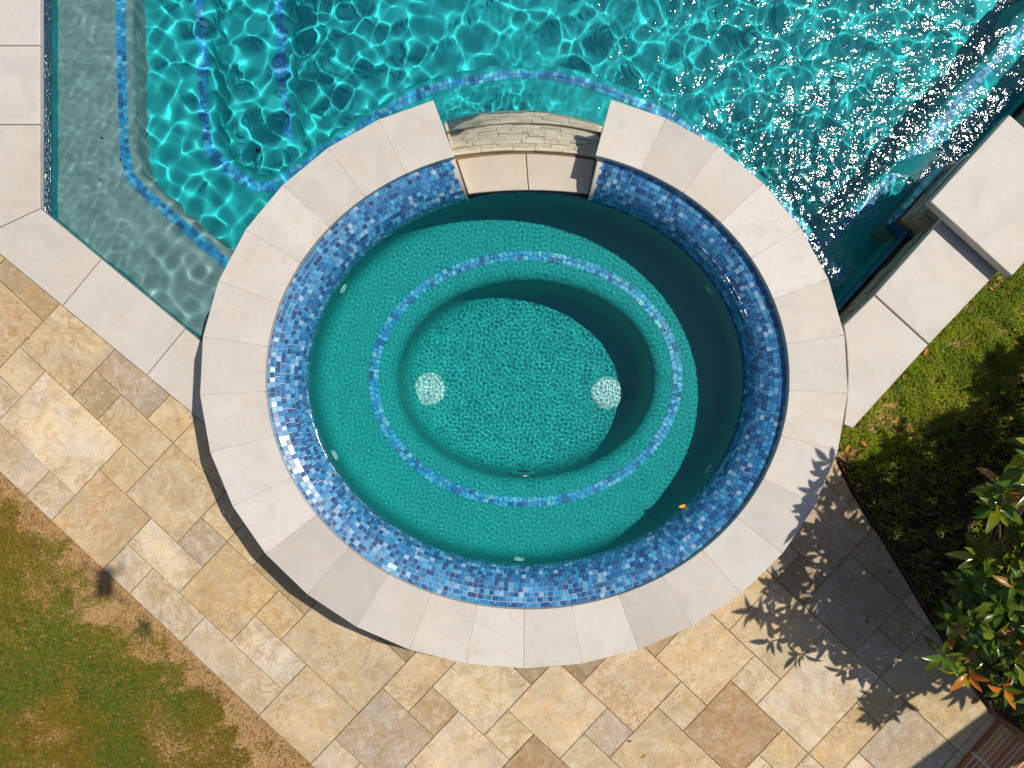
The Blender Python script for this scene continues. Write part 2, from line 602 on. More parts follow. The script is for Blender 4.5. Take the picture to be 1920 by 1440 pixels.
# ------------------------------------------------------------------ patio pavers, French pattern on a 0.21 m module
PAVERS = [  # u0,u1,v0,v1,tone
 (-4,-1,-3,-1,'l'), (-2,0,-1,0,'m'), (-3,-2,-1,0,'d'), (-5,-3,-1,1,'m'), (-3,-1,0,2,'g'), (-1,0,0,2,'m'), (0,2,0,2,'m'),
 (0,2,-2,0,'m'), (2,3,-1,1,'m'), (-1,0,-2,-1,'o'), (-1,1,-4,-2,'o'), (-2,-1,-4,-3,'p'), (-4,-2,-4,-3,'p'), (-5,-4,-2,-1,'m'),
 (-7,-5,-2,0,'o'), (-7,-5,0,2,'d'), (-6,-4,-3,-2,'p'), (-7,-4,-4,-3,'m'), (-9,-7,-1,1,'o'), (-9,-7,1,3,'m'), (-9,-6,-3,-2,'m'), (-9,-7,-2,-1,'p'), (-9,-7,-4,-3,'m'),
 (1,3,-3,-2,'w'), (1,2,-4,-3,'p'), (2,4,-4,-3,'p'), (2,3,-2,-1,'g'), (3,5,-3,-1,'o'), (5,6,-2,-1,'o'), (4,6,-1,0,'d'), (3,4,-1,0,'m'),
 (5,7,-3,-2,'w'), (4,7,-4,-3,'p'), (6,9,-2,0,'m'), (8,9,0,1,'k'), (7,9,-4,-2,'m'), (9,11,-3,-1,'g'), (9,10,-4,-3,'p'), (10,12,-4,-3,'p'),
 (9,10,-1,1,'m'), (10,11,-1,0,'d'), (10,12,0,2,'l'), (11,12,2,3,'k'), (11,13,-2,0,'l'), (11,12,-3,-2,'m'), (12,13,0,1,'m'), (12,14,1,3,'m'),
 (14,15,2,3,'g'), (13,15,-1,1,'b'), (14,16,1,2,'m'), (12,13,3,4,'k'), (13,15,3,5,'m'), (13,14,5,6,'d'), (14,16,5,7,'m'), (15,16,4,5,'m'),
 (15,18,2,4,'m'), (16,18,4,6,'b'), (16,17,6,7,'l'), (17,19,6,9,'l'), (15,17,7,9,'m'), (14,15,7,9,'m'), (15,16,9,10,'k'), (13,15,9,10,'g'),
 (14,16,10,12,'g'), (16,18,9,11,'g'), (16,18,11,13,'d'), (18,19,10,11,'d'), (18,19,9,10,'g'), (19,22,9,11,'o'), (19,20,8,9,'o'), (20,22,7,9,'g'),
 (19,20,6,8,'o'), (20,22,5,7,'l'), (18,19,5,6,'o'), (18,20,3,5,'l'), (19,20,5,6,'l'), (22,23,7,9,'p'), (22,23,9,11,'p'), (22,23,5,7,'p'),
 (18,19,11,12,'m'), (23,24,8,10,'p'), (13,14,7,9,'m'),
]
TONE = {'l': (0.67, 0.565, 0.415), 'm': (0.60, 0.475, 0.31), 'o': (0.57, 0.43, 0.245), 'p': (0.585, 0.50, 0.385), 'w': (0.67, 0.59, 0.45),
        'g': (0.445, 0.375, 0.285), 'd': (0.42, 0.315, 0.185), 'b': (0.385, 0.25, 0.125), 'k': (0.30, 0.24, 0.16)}
occ = set()
for (a, b, c, d, t) in PAVERS:
    for i in range(a, b):
        for j in range(c, d):
            occ.add((i, j))
for i in range(-9, 24):           # loose infill outside the picture
    for j in range(-4, 13):
        if (i, j) not in occ:
            w = 2 if (i+1, j) not in occ and i+1 < 24 and random.random() < 0.6 else 1
            PAVERS.append((i, i+w, j, j+1, random.choice('mlog')))
            for q in range(w):
                occ.add((i+q, j))
# outer edge of the pool coping
cd = (K2-K1).to_2d().normalized(); cn = Vector((cd.y, -cd.x))     # towards the patio
COPW = 0.365
CO1 = K1.to_2d()+cn*COPW
def clip_convex_out(poly, c, a, b):
    """cut a paver back to the outside of the spa ellipse along its tangent"""
    ctr = Vector((sum(p[0] for p in poly)/len(poly), sum(p[1] for p in poly)/len(poly)))
    t = math.atan2((ctr.y-c.y)/b, (ctr.x-c.x)/a)
    p = ell(c, a, b, t)
    tan = Vector((-a*math.sin(t), b*math.cos(t))).normalized()
    return clip(poly, tuple(p+tan*5), tuple(p-tan*5))
def in_ell(p, c, a, b):
    return ((p[0]-c.x)/a)**2+((p[1]-c.y)/b)**2 < 1
for (a, b, c, d, t) in PAVERS:
    poly = [tuple(G(a, c)), tuple(G(b, c)), tuple(G(b, d)), tuple(G(a, d))]
    if a < 3:
        poly = clip(poly, tuple(CO1+cd*9), tuple(CO1-cd*9))
    if len(poly) < 3:
        continue
    if area(poly) < 0:
        poly = poly[::-1]
    pts = poly + [tuple((Vector(poly[i])+Vector(poly[(i+1) % len(poly)]))/2) for i in range(len(poly))]
    ins = [in_ell(p, C_IN, A_CUT+0.06, B_CUT+0.06) for p in pts]
    if any(ins):
        if all(ins):
            continue
        poly = clip_convex_out(poly, C_IN, A_CUT+0.06, B_CUT+0.06)
        if len(poly) < 3 or abs(area(poly)) < 0.002:
            continue
    # right border along the planting bed and the brick step
    if max(p[0] for p in poly) > 1.9:
        cc = Vector((sum(p[0] for p in poly)/len(poly), sum(p[1] for p in poly)/len(poly)))
        k = min(range(len(EDGE)-1), key=lambda q: ((EDGE[q]+EDGE[q+1])/2-cc).length)
        e0, e1 = EDGE[k], EDGE[k+1]
        poly = clip(poly, tuple(e1+(e1-e0)*8), tuple(e0-(e1-e0)*8))
        if len(poly) >= 3:
            s0, s1 = P(1872, 1352).to_2d(), P(1795, 1440).to_2d()
            poly = clip(poly, tuple(s1+(s1-s0)*8), tuple(s0-(s1-s0)*8))
        if len(poly) < 3 or abs(area(poly)) < 0.001:
            continue
    xs = [p[0] for p in poly]; ys = [p[1] for p in poly]
    if min(xs) > 3.6 or max(xs) < -3.9 or max(ys) < -2.9:
        continue
    base = TONE[t]
    k = random.uniform(0.93, 1.06)
    col = tuple(min(0.86, x*k*random.uniform(0.98, 1.02)) for x in base)
    o = prism('paver', poly, random.uniform(-0.0012, 0.0012), 0.03, M_TRAV, patio, bev=0.0035, gap=0.0016, color=col, tilt=0.002)

# ------------------------------------------------------------------ mosaic builder
PAL = [((0.005, 0.060, 0.19), 0.22), ((0.010, 0.13, 0.33), 0.30), ((0.024, 0.22, 0.44), 0.27), ((0.08, 0.31, 0.51), 0.14), ((0.24, 0.41, 0.57), 0.07)]
PALC = np.array([p[0] for p in PAL]); PALW = np.array([p[1] for p in PAL]); PALW = PALW/PALW.sum()
PAL_TRIM = np.array([(0.008, 0.18, 0.46), (0.012, 0.35, 0.76), (0.03, 0.46, 0.86), (0.09, 0.56, 0.90), (0.24, 0.66, 0.92)])
TW = np.array([0.18, 0.30, 0.30, 0.15, 0.07])
def tile_template(s, h=0.004):
    a, b = s/2, s/2-0.0007
    V = [(-a, -a, 0), (a, -a, 0), (a, a, 0), (-a, a, 0), (-a, -a, h*0.6), (a, -a, h*0.6), (a, a, h*0.6), (-a, a, h*0.6), (-b, -b, h), (b, -b, h), (b, b, h), (-b, b, h)]
    F = []
    for r in (0, 4):
        for i in range(4):
            j = (i+1) % 4
            F.append((r+i, r+j, r+4+j, r+4+i))
    F.append((8, 9, 10, 11))
    return np.array(V), np.array(F)
def tiles_mesh(name, frames, size, pal, w, mat):
    """frames: list of (pos, T, S, N) ; one joined mesh of slightly tilted glass tiles"""
    V0, F0 = tile_template(size)
    n = len(frames)
    pos = np.array([f[0] for f in frames]); T = np.array([f[1] for f in frames]); S = np.array([f[2] for f in frames]); Nn = np.array([f[3] for f in frames])
    tx = rng.normal(0, 0.045, (n, 1)); ty = rng.normal(0, 0.045, (n, 1))
    T2 = T+Nn*tx; S2 = S+Nn*ty; N2 = Nn-T*tx-S*ty
    V = pos[:, None, :]+V0[None, :, 0:1]*T2[:, None, :]+V0[None, :, 1:2]*S2[:, None, :]+V0[None, :, 2:3]*N2[:, None, :]
    F = (F0[None]+(np.arange(n)*len(V0))[:, None, None]).reshape(-1, 4)
    me = np_mesh(name, V.reshape(-1, 3), F, mat)
    ci = rng.choice(len(pal), n, p=w/w.sum())
    c = pal[ci]*rng.uniform(0.85, 1.15, (n, 1))
    set_tint(me, np.repeat(np.clip(c, 0, 0.9), len(V0), axis=0))
    return me
def strip_frames(path, z, rows, pitch, shift=0.0, up=Vector((0, 0, 1))):
    """tiles lying along a horizontal 2-D path, rows side by side"""
    fr = []
    for r in range(rows):
        off = (r-(rows-1)/2)*pitch+shift
        q = offset_path(path, off)
        L = [0.0]
        for i in range(1, len(q)):
            L.append(L[-1]+(q[i]-q[i-1]).length)
        n = int(L[-1]/pitch)
        k = 0
        for i in range(n):
            d = (i+(0.5 if r % 2 else 0.1))*pitch
            while k < len(L)-2 and L[k+1] < d:
                k += 1
            seg = max(L[k+1]-L[k], 1e-9)
            p = q[k].lerp(q[k+1], min(1, (d-L[k])/seg))
            t = (q[k+1]-q[k]).normalized()
            fr.append(((p.x, p.y, z), (t.x, t.y, 0), (-t.y, t.x, 0), (0, 0, 1)))
    return fr

# ------------------------------------------------------------------ swimming pool
pool = thing('swimming_pool', 'large teal swimming pool with shallow grey ledge, steps and limestone coping', 'pool', (LW_X, K1.y, 0))
Z_L, Z_A, Z_B, Z_F = Z_PW-0.20, Z_PW-0.46, Z_PW-0.74, Z_PW-1.02

L1 = smooth_path([PW(x, y, Z_L, Z_PW) for x, y in [(226, -560), (226, -200), (226, 0), (229, 150), (236, 296), (262, 350), (345, 425), (440, 507), (520, 578)]])
L2 = smooth_path([PW(x, y, Z_A, Z_PW) for x, y in [(376, -560), (376, -200), (376, 0), (381, 150), (389, 258), (408, 298), (442, 328), (478, 348), (522, 344), (568, 315), (640, 264), (756, 192), (862, 152), (980, 140), (1090, 152), (1190, 190), (1300, 250), (1425, 350), (1500, 428), (1560, 500), (1610, 575)]])
L4 = smooth_path([PW(x, y, Z_A, Z_PW) for x, y in [(1480, 516), (1530, 468), (1615, 392), (1700, 306), (1800, 192), (1915, 58), (2150, -215), (2400, -500)]])
L3 = smooth_path([PW(x, y, Z_B, Z_PW) for x, y in [(524, -560), (524, -200), (524, 0), (529, 150), (543, 250), (566, 300)]])

def solid(name, poly, z, mat, bev=0.05, depth=2.0):
    """plaster step: flat top, rounded nose, sheer sides"""
    poly = dedupe([(p[0], p[1]) for p in poly], 0.006)
    if area(poly) < 0:
        poly = poly[::-1]
    bm = bmesh.new()
    vs = [bm.verts.new((x, y, z)) for x, y in poly]
    f = bm.faces.new(vs)
    r = bmesh.ops.extrude_face_region(bm, geom=[f])
    low = [v for v in r['geom'] if isinstance(v, bmesh.types.BMVert)]
    for v in low:
        v.co.z = Z_F-0.05
    bmesh.ops.recalc_face_normals(bm, faces=bm.faces)
    bm.edges.ensure_lookup_table()
    top = [e for e in bm.edges if all(abs(v.co.z-z) < 1e-5 for v in e.verts)]
    bmesh.ops.bevel(bm, geom=top, offset=bev, segments=5, profile=0.5, affect='EDGES', clamp_overlap=True)
    me = bpy.data.meshes.new(name)
    bm.to_mesh(me); bm.free()
    me.materials.append(mat)
    me.polygons.foreach_set('use_smooth', [True]*len(me.polygons))
    me.set_sharp_from_angle(angle=math.radians(50))
    return obj(name, me, pool, receiver=True)

NOSE = 0.075
back = 0.12
l1n = offset_path(L1, NOSE)
diag_out = [K2.to_2d()+cn*back+cd*0.2, K1.to_2d()+cn*back+Vector((-back, 0)), Vector((LW_X-back, POOL_TOP+0.1))]
# ledge: between nose line 1 and the left / diagonal walls
solid('ledge', [p for p in l1n]+[ell(C_IN, A_CUT, B_CUT, math.radians(168))]+diag_out, Z_L, M_LEDGE, 0.05)
# upper step, ring around the spa and bench along the right wall
l2n = offset_path(L2, NOSE)
spa_arc = [ell(C_IN, 1.47, 1.285, math.radians(t)) for t in range(8, 182, 4)]
solid('step', [p for p in l2n]+[rw(0.15, 0.2)]+spa_arc+diag_out, Z_A, M_PLAST, 0.05)
solid('step', offset_path(L4, NOSE)+[rw(4.2, 0.2), rw(-0.05, 0.2)], Z_A-0.004, M_PLAST, 0.05)
l3n = offset_path(L3, NOSE)
solid('step', [p for p in l3n]+[ell(C_IN, 1.6, 1.42, math.radians(140)), ell(C_IN, 1.6, 1.42, math.radians(160)), ell(C_IN, 1.6, 1.42, math.radians(176)), diag_out[1], diag_out[2]], Z_B, M_PLAST, 0.05)
# floor, with the spa's footprint left open
flo = [(LW_X-0.3, POOL_TOP+0.2), (LW_X-0.3, -0.1), tuple(K2.to_2d()+Vector((0.0, -0.1)))]
flo += [tuple(ell(C_IN, 1.47, 1.285, math.radians(t))) for t in range(176, 4, -6)]
flo += [tuple(rw(-0.1, 0.3)), tuple(rw(4.6, 0.3))]
fl = obj('floor', fill_poly('pool_floor', flo, [], Z_F, M_PLAST), pool, receiver=True)
# walls
def wall_quad(name, a, b, z0, z1, mat, parent, receiver=True):
    me = mesh_from(name, [(a[0], a[1], z0), (b[0], b[1], z0), (b[0], b[1], z1), (a[0], a[1], z1)], [(0, 1, 2, 3)], mat)
    return obj(name, me, parent, receiver=receiver)
lw0 = Vector((LW_X-0.03, POOL_TOP)); lw1 = Vector((LW_X-0.03, K1.y-0.012)); lw2 = K2.to_2d()+cn*0.03+cd*0.15
wall_quad('wall', lw0, lw1, Z_F-0.1, -0.035, M_PLAST, pool)
wall_quad('wall', lw1, lw2, Z_F-0.1, -0.035, M_PLAST, pool)
wall_quad('wall', rw(-0.1), rw(4.0), Z_F-0.1, Z_PW-0.10, M_PLAST, pool)
wall_quad('wall', Vector((LW_X-0.2, POOL_TOP)), Vector((6.5, POOL_TOP)), Z_F-0.1, -0.03, M_PLAST, pool)
# waterline band of dark blue mosaic on the left and diagonal walls
fr = []
for (a, b) in ((lw0, lw1), (lw1, lw2)):
    d = (b-a).normalized(); nrm = Vector((-d.y, d.x)); n = int((b-a).length/0.0255)
    for r in range(6):
        for i in range(n):
            p = a+d*((i+0.5+0.5*(r % 2))*0.0255)+nrm*0.002
            fr.append(((p.x, p.y, -0.05-r*0.0255), (d.x, d.y, 0), (0, 0, 1), (nrm.x, nrm.y, 0)))
o = obj('waterline_tiles', tiles_mesh('waterline_tiles', fr, 0.0238, PALC[:3]*0.55, PALW[:3], M_TILE), pool, receiver=True); tag(o, kind='stuff')
# blue mosaic lines on ledge and steps
for path, z in ((L1, Z_L), (L2, Z_A), (L4[6:], Z_A-0.003), (L3[:-6], Z_B)):
    o = obj('tile_line', tiles_mesh('tile_line', strip_frames(path, z+0.0005, 2, 0.0305), 0.0288, PAL_TRIM, TW, M_TILE_T), pool, receiver=True)
    tag(o, kind='stuff')

# coping stones of the pool, flush with the patio
LIMEC = [(0.595, 0.545, 0.48), (0.615, 0.57, 0.51), (0.575, 0.52, 0.455)]
def lime(k=1.0):
    c = random.choice(LIMEC); q = k*random.uniform(0.97, 1.03)
    return tuple(x*q for x in c)
s_j = [0.0]+[((P(*p)-K1).to_2d().dot(cd)) for p in ((187, 489), (344, 620))]+[1.75]
bis = (Vector((-1, 0))+cn).normalized()
corner_out = K1.to_2d()+bis*(COPW/bis.dot(cn))
for i in range(3):
    a, b = s_j[i], s_j[i+1]
    q = [K1.to_2d()+cd*a, K1.to_2d()+cd*b, K1.to_2d()+cd*b+cn*COPW, K1.to_2d()+cd*a+cn*COPW]
    if i == 0:
        q[3] = corner_out
    if i == 2:
        poly = clip([tuple(p) for p in q][::-1], (K2.x+0.06, K2.y+2), (K2.x+0.06, K2.y-2))
        poly = clip_convex_out([tuple(p) for p in q][::-1], C_IN, A_CUT+0.06, B_CUT+0.06)
        q = poly
    prism('coping_stone', q, 0.003, 0.04, M_LIME, pool, bev=0.006, gap=0.0018, color=lime(), rnd=3)
ys = [K1.y]+[P(0, y).y for y in (234, 86, -70, -225, -380, -540)]
for i in range(len(ys)-1):
    q = [(LW_X, ys[i]), (LW_X, ys[i+1]), (LW_X-COPW-0.03, ys[i+1]), (LW_X-COPW-0.03, ys[i])]
    if i == 0:
        q[3] = tuple(corner_out)
    prism('coping_stone', q, 0.003, 0.04, M_LIME, pool, bev=0.006, gap=0.0018, color=lime(0.96), rnd=3)

# ------------------------------------------------------------------ raised spa
spa = thing('spa', 'raised oval spa with pale stone coping, blue mosaic wall and teal bench', 'spa', (C_IN.x, C_IN.y, 0))
def lathe(name, rings, mat, parent, n=160, center=True, receiver=True):
    V, F = [], []
    for (a, b, z) in rings:
        for i in range(n):
            t = 2*math.pi*i/n
            V.append((C_IN.x+a*math.cos(t), C_IN.y+b*math.sin(t), z))
    for r in range(len(rings)-1):
        for i in range(n):
            j = (i+1) % n
            F.append((r*n+i, r*n+j, (r+1)*n+j, (r+1)*n+i))
    if center:
        F.append(tuple((len(rings)-1)*n+i for i in range(n)))
    return obj(name, mesh_from(name, V, [f[::-1] for f in F], mat, True), parent, receiver=receiver)
Z_BN, Z_FW = -0.21, -0.74
lathe('basin_wall', [(A_W+0.004, B_W+0.004, 0.185), (A_W+0.003, B_W+0.003, 0.10), (A_W, B_W, -0.06), (A_W-0.004, B_W-0.004, -0.12), (A_W-0.018, B_W-0.018, -0.165), (A_W-0.045, B_W-0.045, -0.195), (A_W-0.08, B_W-0.08, Z_BN), (A_W-0.14, B_W-0.14, Z_BN)], M_PLAST_SPA, spa, center=False)
r1 = PW(990+285, 711, Z_BN, Z_SW).x-PW(990, 711, Z_BN, Z_SW).x
r2 = PW(990, 711-231, Z_BN, Z_SW).y-PW(990, 711, Z_BN, Z_SW).y
rl, rb = r1*241/285, r2*186/231
lathe('bench', [(A_W-0.14, B_W-0.14, Z_BN), (r1, r2, Z_BN), (rl+0.085, rb+0.085, Z_BN), (rl+0.05, rb+0.05, Z_BN-0.006), (rl+0.022, rb+0.022, Z_BN-0.024), (rl+0.006, rb+0.006, Z_BN-0.05), (rl, rb, Z_BN-0.085), (rl, rb, Z_BN-0.13)], M_PLAST_SPA, spa, center=False)
lathe('footwell', [(rl, rb, Z_BN-0.13), (rl-0.004, rb-0.004, -0.52), (rl-0.012, rb-0.012, -0.62), (rl-0.035, rb-0.035, -0.69), (rl-0.075, rb-0.075, -0.728), (rl-0.13, rb-0.13, Z_FW), (rl-0.3, rb-0.3, Z_FW), (0.05, 0.05, Z_FW)], M_PLAST_SPA, spa)
ring = [ell(C_IN, r1, r2, 2*math.pi*i/240) for i in range(241)]
o = obj('tile_ring', tiles_mesh('tile_ring', strip_frames(ring, Z_BN+0.0005, 2, 0.0300), 0.0282, PAL_TRIM, TW, M_TILE_T), spa, receiver=True); tag(o, kind='stuff')

# flared mosaic wall: a quarter-arc profile, steep at the water and flat towards the coping
AL0 = math.radians(78); RP = 0.2147
def wall_pt(t, al, lift=0.0):
    run = RP*(1-math.cos(al)); z = Z_SW-0.002+RP*math.sin(al)
    nx, ny = math.cos(t)/A_W, math.sin(t)/B_W
    nn = Vector((nx, ny)).normalized()
    p = ell(C_IN, A_W, B_W, t)+nn*run
    return p, z, nn
NS = 240
for name_, pred in (('grout_wall', lambda p: not in_gap(p.x, p.y, 0.012)),):
    V, F = [], []
    als = [-0.10]+[AL0*k/14 for k in range(15)]
    idx = {}
    for i in range(NS):
        t = 2*math.pi*i/NS
        for k, al in enumerate(als):
            if k == 0:
                p, z, nn = wall_pt(t, 0); z -= 0.07
            else:
                p, z, nn = wall_pt(t, al)
            idx[(i, k)] = len(V); V.append((p.x, p.y, z))
    for i in range(NS):
        j = (i+1) % NS
        for k in range(len(als)-1):
            mid = (Vector(V[idx[(i, k)]])+Vector(V[idx[(j, k+1)]]))/2
            if k == 0 or not in_gap(mid.x, mid.y, 0.01):
                F.append((idx[(i, k)], idx[(i, k+1)], idx[(j, k+1)], idx[(j, k)]))
    obj('grout_wall', mesh_from('grout_wall', V, F, M_GROUT, True), spa, receiver=True)
pitch = 0.0276
nrow = int(RP*AL0/pitch)+1
frames, singles = [], []
for r in range(-2, nrow):
    al = min(max((r+0.5)*pitch/RP, 0), AL0)
    # arc-length walk around the ellipse at this row
    M = 2000
    pts = [wall_pt(2*math.pi*i/M, al) for i in range(M+1)]
    L = [0.0]
    for i in range(1, M+1):
        L.append(L[-1]+(pts[i][0]-pts[i-1][0]).length)
    n = round(L[-1]/pitch); step = L[-1]/n
    off = random.random()
    k = 0
    for i in range(n):
        d = (i+off)*step % L[-1]
        k = int(np.searchsorted(L, d))
        t = 2*math.pi*min(k, M)/M
        p, z, nn = wall_pt(t, al)
        if r < 0:
            z = Z_SW-0.002+(r+0.5)*pitch
        if r >= 0 and in_gap(p.x, p.y, 0.026):
            continue
        T = Vector((-A_W*math.sin(t), B_W*math.cos(t))).normalized()
        ca, sa = math.cos(al), math.sin(al)
        if r < 0:
            ca, sa = 1, 0
        Nv = (-nn.x*ca, -nn.y*ca, sa)
        Sv = (nn.x*sa, nn.y*sa, ca)
        # right-handed: T x S = N
        tt = (-T.x, -T.y, 0)
        f = ((p.x+Nv[0]*0.001, p.y+Nv[1]*0.001, z+Nv[2]*0.001), tt, Sv, Nv)
        if r == nrow-1 and len(singles) < 300:
            singles.append(f)
        else:
            frames.append(f)
o = obj('mosaic_tiles', tiles_mesh('mosaic_tiles', frames, 0.0256, PALC, PALW, M_TILE), spa, receiver=True); tag(o, kind='stuff')
V0, F0 = tile_template(0.0256)
one = mesh_from('mosaic_tile', V0.tolist(), [tuple(f) for f in F0.tolist()], M_TILE_O)
for (p, T, S, Nv) in singles:
    o = bpy.data.objects.new('mosaic_tile', one); COL.objects.link(o); o.parent = spa
    tx, ty = rng.normal(0, 0.045, 2)
    T2 = Vector(T)+Vector(Nv)*tx; S2 = Vector(S)+Vector(Nv)*ty; N2 = T2.cross(S2).normalized(); T2.normalize(); S2 = N2.cross(T2)
    m = Matrix((T2, S2, N2)).transposed().to_4x4(); m.translation = Vector(p)-WLOC['spa']
    o.matrix_local = m
    c = PALC[rng.choice(len(PALC), p=PALW)]*rng.uniform(0.85, 1.15)
    o.color = (*[min(0.9, float(x)) for x in c], 1)
    o.cycles.is_caustics_receiver = True

# outer wall of the spa
V, F = [], []
n = 160
for i in range(n):
    t = 2*math.pi*i/n
    p = ell(C_OUT, A_OUT-0.05, B_OUT-0.05, t)
    top = 0.06 if in_gap(p.x, p.y, 0.02) else Z_COP-0.046
    V += [(p.x, p.y, Z_F-0.1), (p.x, p.y, top)]
for i in range(n):
    j = (i+1) % n
    F.append((2*i, 2*j, 2*j+1, 2*i+1))
obj('outer_wall', mesh_from('outer_wall', V, F, M_LEDG, False), spa, color=(0.62, 0.54, 0.42), receiver=True)

# coping stones: outer edge cut straight, inner edge following the curve
M = 4000
Lc, Pc = [0.0], [ell(C_OUT, A_OUT, B_OUT, -math.pi/2)]
for i in range(1, M+1):
    Pc.append(ell(C_OUT, A_OUT, B_OUT, -math.pi/2+2*math.pi*i/M)); Lc.append(Lc[-1]+(Pc[-1]-Pc[-2]).length)
def par_at(d):
    return -math.pi/2+2*math.pi*float(np.interp(d, Lc, np.arange(M+1)))/M
# find arc positions of the two ends at the spillway
tR = tLg = None
for i in range(M+1):
    p = Pc[i]
    if tR is None and p.y > 0.6 and p.x < gapR(p.y):
        tR = Lc[i]
    if p.y > 0.6 and p.x > gapL(p.y):
        tLg = Lc[i]
nR = round(tR/0.3105); nL = round((Lc[-1]-tLg)/0.3105)
stones = [(tR*i/nR, tR*(i+1)/nR) for i in range(nR)]+[(tLg+(Lc[-1]-tLg)*i/nL, tLg+(Lc[-1]-tLg)*(i+1)/nL) for i in range(nL)]
def inner_of(t):
    """inner end of a radial joint that starts at outer parameter t"""
    o = ell(C_OUT, A_OUT, B_OUT, t)
    best = None
    nrm = Vector((math.cos(t)/A_OUT, math.sin(t)/B_OUT)).normalized()
    rad = (o-C_IN).normalized()
    dirn = (nrm*0.55+rad*0.45).normalized()
    lo, hi = 0.1, 0.8
    for _ in range(40):
        mid = (lo+hi)/2
        q = o-dirn*mid
        if in_ell(q, C_IN, A_IN, B_IN): hi = mid
        else: lo = mid
    q = o-dirn*lo
    return math.atan2((q.y-C_IN.y)/B_IN, (q.x-C_IN.x)/A_IN)
for i, (d0, d1) in enumerate(stones):
    t0, t1 = par_at(d0), par_at(d1)
    i0, i1 = inner_of(t0), inner_of(t1)
    if i == nR-1:
        q = P(1117, 290, Z_COP); i1 = math.atan2((q.y-C_IN.y)/B_IN, (q.x-C_IN.x)/A_IN)
    if i == nR:
        q = P(852, 293, Z_COP); i0 = math.atan2((q.y-C_IN.y)/B_IN, (q.x-C_IN.x)/A_IN)
    while i1 < i0: i1 += 2*math.pi
    while i1-i0 > 3: i1 -= 2*math.pi
    poly = [tuple(ell(C_OUT, A_OUT*1.003, B_OUT*1.003, t0)), tuple(ell(C_OUT, A_OUT*1.003, B_OUT*1.003, t1))]
    for k in range(7):
        poly.append(tuple(ell(C_IN, A_IN, B_IN, i1+(i0-i1)*k/6)))
    prism('coping_stone', poly, Z_COP+random.uniform(-0.0006, 0.0006), 0.046, M_LIME, spa, bev=0.0025, gap=0.0006, color=lime(random.choice((0.89, 0.95, 1.0, 1.03, 1.06))), rnd=3)

V, F = [], []
tq = [par_at(tR*i/60) for i in range(61)]
tw = [par_at(tLg+(Lc[-1]-tLg)*i/60) for i in range(61)]
for seq in (tq, tw):
    b_ = len(V)
    for t in seq:
        q0 = ell(C_OUT, A_OUT-0.02, B_OUT-0.02, t); ti = inner_of(t); q1 = ell(C_IN, A_IN+0.012, B_IN+0.012, ti)
        V += [(q0.x, q0.y, Z_COP-0.0022), (q1.x, q1.y, Z_COP-0.0022)]
    for i in range(3, len(seq)-4):
        F.append((b_+2*i, b_+2*i+2, b_+2*i+3, b_+2*i+1))
obj('joint_mortar', mesh_from('joint_mortar', V, F, M_LIME), spa, color=(0.52, 0.46, 0.38))

# ---- spillway: two slabs, cheeks and a rough ledger apron down to the pool
spill = bpy.data.objects.new('spillway', None); spill.empty_display_size = 0.1
put(spill, spa, (0.09, 1.2, 0.2))
def arc3(a, b, c, z, n=24):
    """quadratic arc through three pixels at height z"""
    A, B, Cc = P(*a, z), P(*b, z), P(*c, z)
    out = []
    tb = (B-A).to_2d().dot((Cc-A).to_2d())/(Cc-A).to_2d().length_squared
    for i in range(n+1):
        t = i/n
        l0 = (t-tb)*(t-1)/((0-tb)*(0-1)); l1 = t*(t-1)/(tb*(tb-1)); l2 = t*(t-tb)/((1-tb))
        out.append(A*l0+B*l1+Cc*l2)
    return out
ZS = Z_SW+0.012
si = arc3((878, 364), (990, 357), (1104, 364), ZS)
so_ = arc3((856, 299), (990, 288), (1116, 300), ZS)
for h in (0, 1):
    a, b = (0, 12) if h == 0 else (12, 24)
    poly = [tuple(p.to_2d()) for p in si[a:b+1]]+[tuple(p.to_2d()) for p in so_[a:b+1][::-1]]
    prism('slab', poly, ZS, 0.05, M_LIME, spill, bev=0.004, gap=0.0022, color=(0.55, 0.475, 0.37), rnd=2, receiver=True)
# sub-base under the slabs, in dark mortar
at = arc3((850, 294), (990, 284), (1122, 296), ZS-0.004)
ab = arc3((832, 231), (985, 210), (1132, 238), Z_PW-0.03)
V = [tuple(p+Vector((0, 0, -0.012))) for p in si]+[tuple(p+Vector((0, 0.012, -0.012))) for p in at]+[tuple(p) for p in ab]+[(p.x, p.y, Z_F) for p in ab]
n = len(si); F = []
for r in range(3):
    for i in range(n-1):
        F.append((r*n+i, r*n+i+1, (r+1)*n+i+1, (r+1)*n+i))
obj('mortar_core', mesh_from('mortar_core', V, [f[::-1] for f in F], M_BED), spill, receiver=True)
rows = 13
def patch(u, v):
    a = Vector(at[0]).lerp(at[0], 0)
    i = min(int(u*(n-1)), n-2); f = u*(n-1)-i
    p = at[i].lerp(at[i+1], f); q = ab[i].lerp(ab[i+1], f)
    w = p.lerp(q, v)
    w.z = p.z+(q.z-p.z)*(v**1.25)
    return w
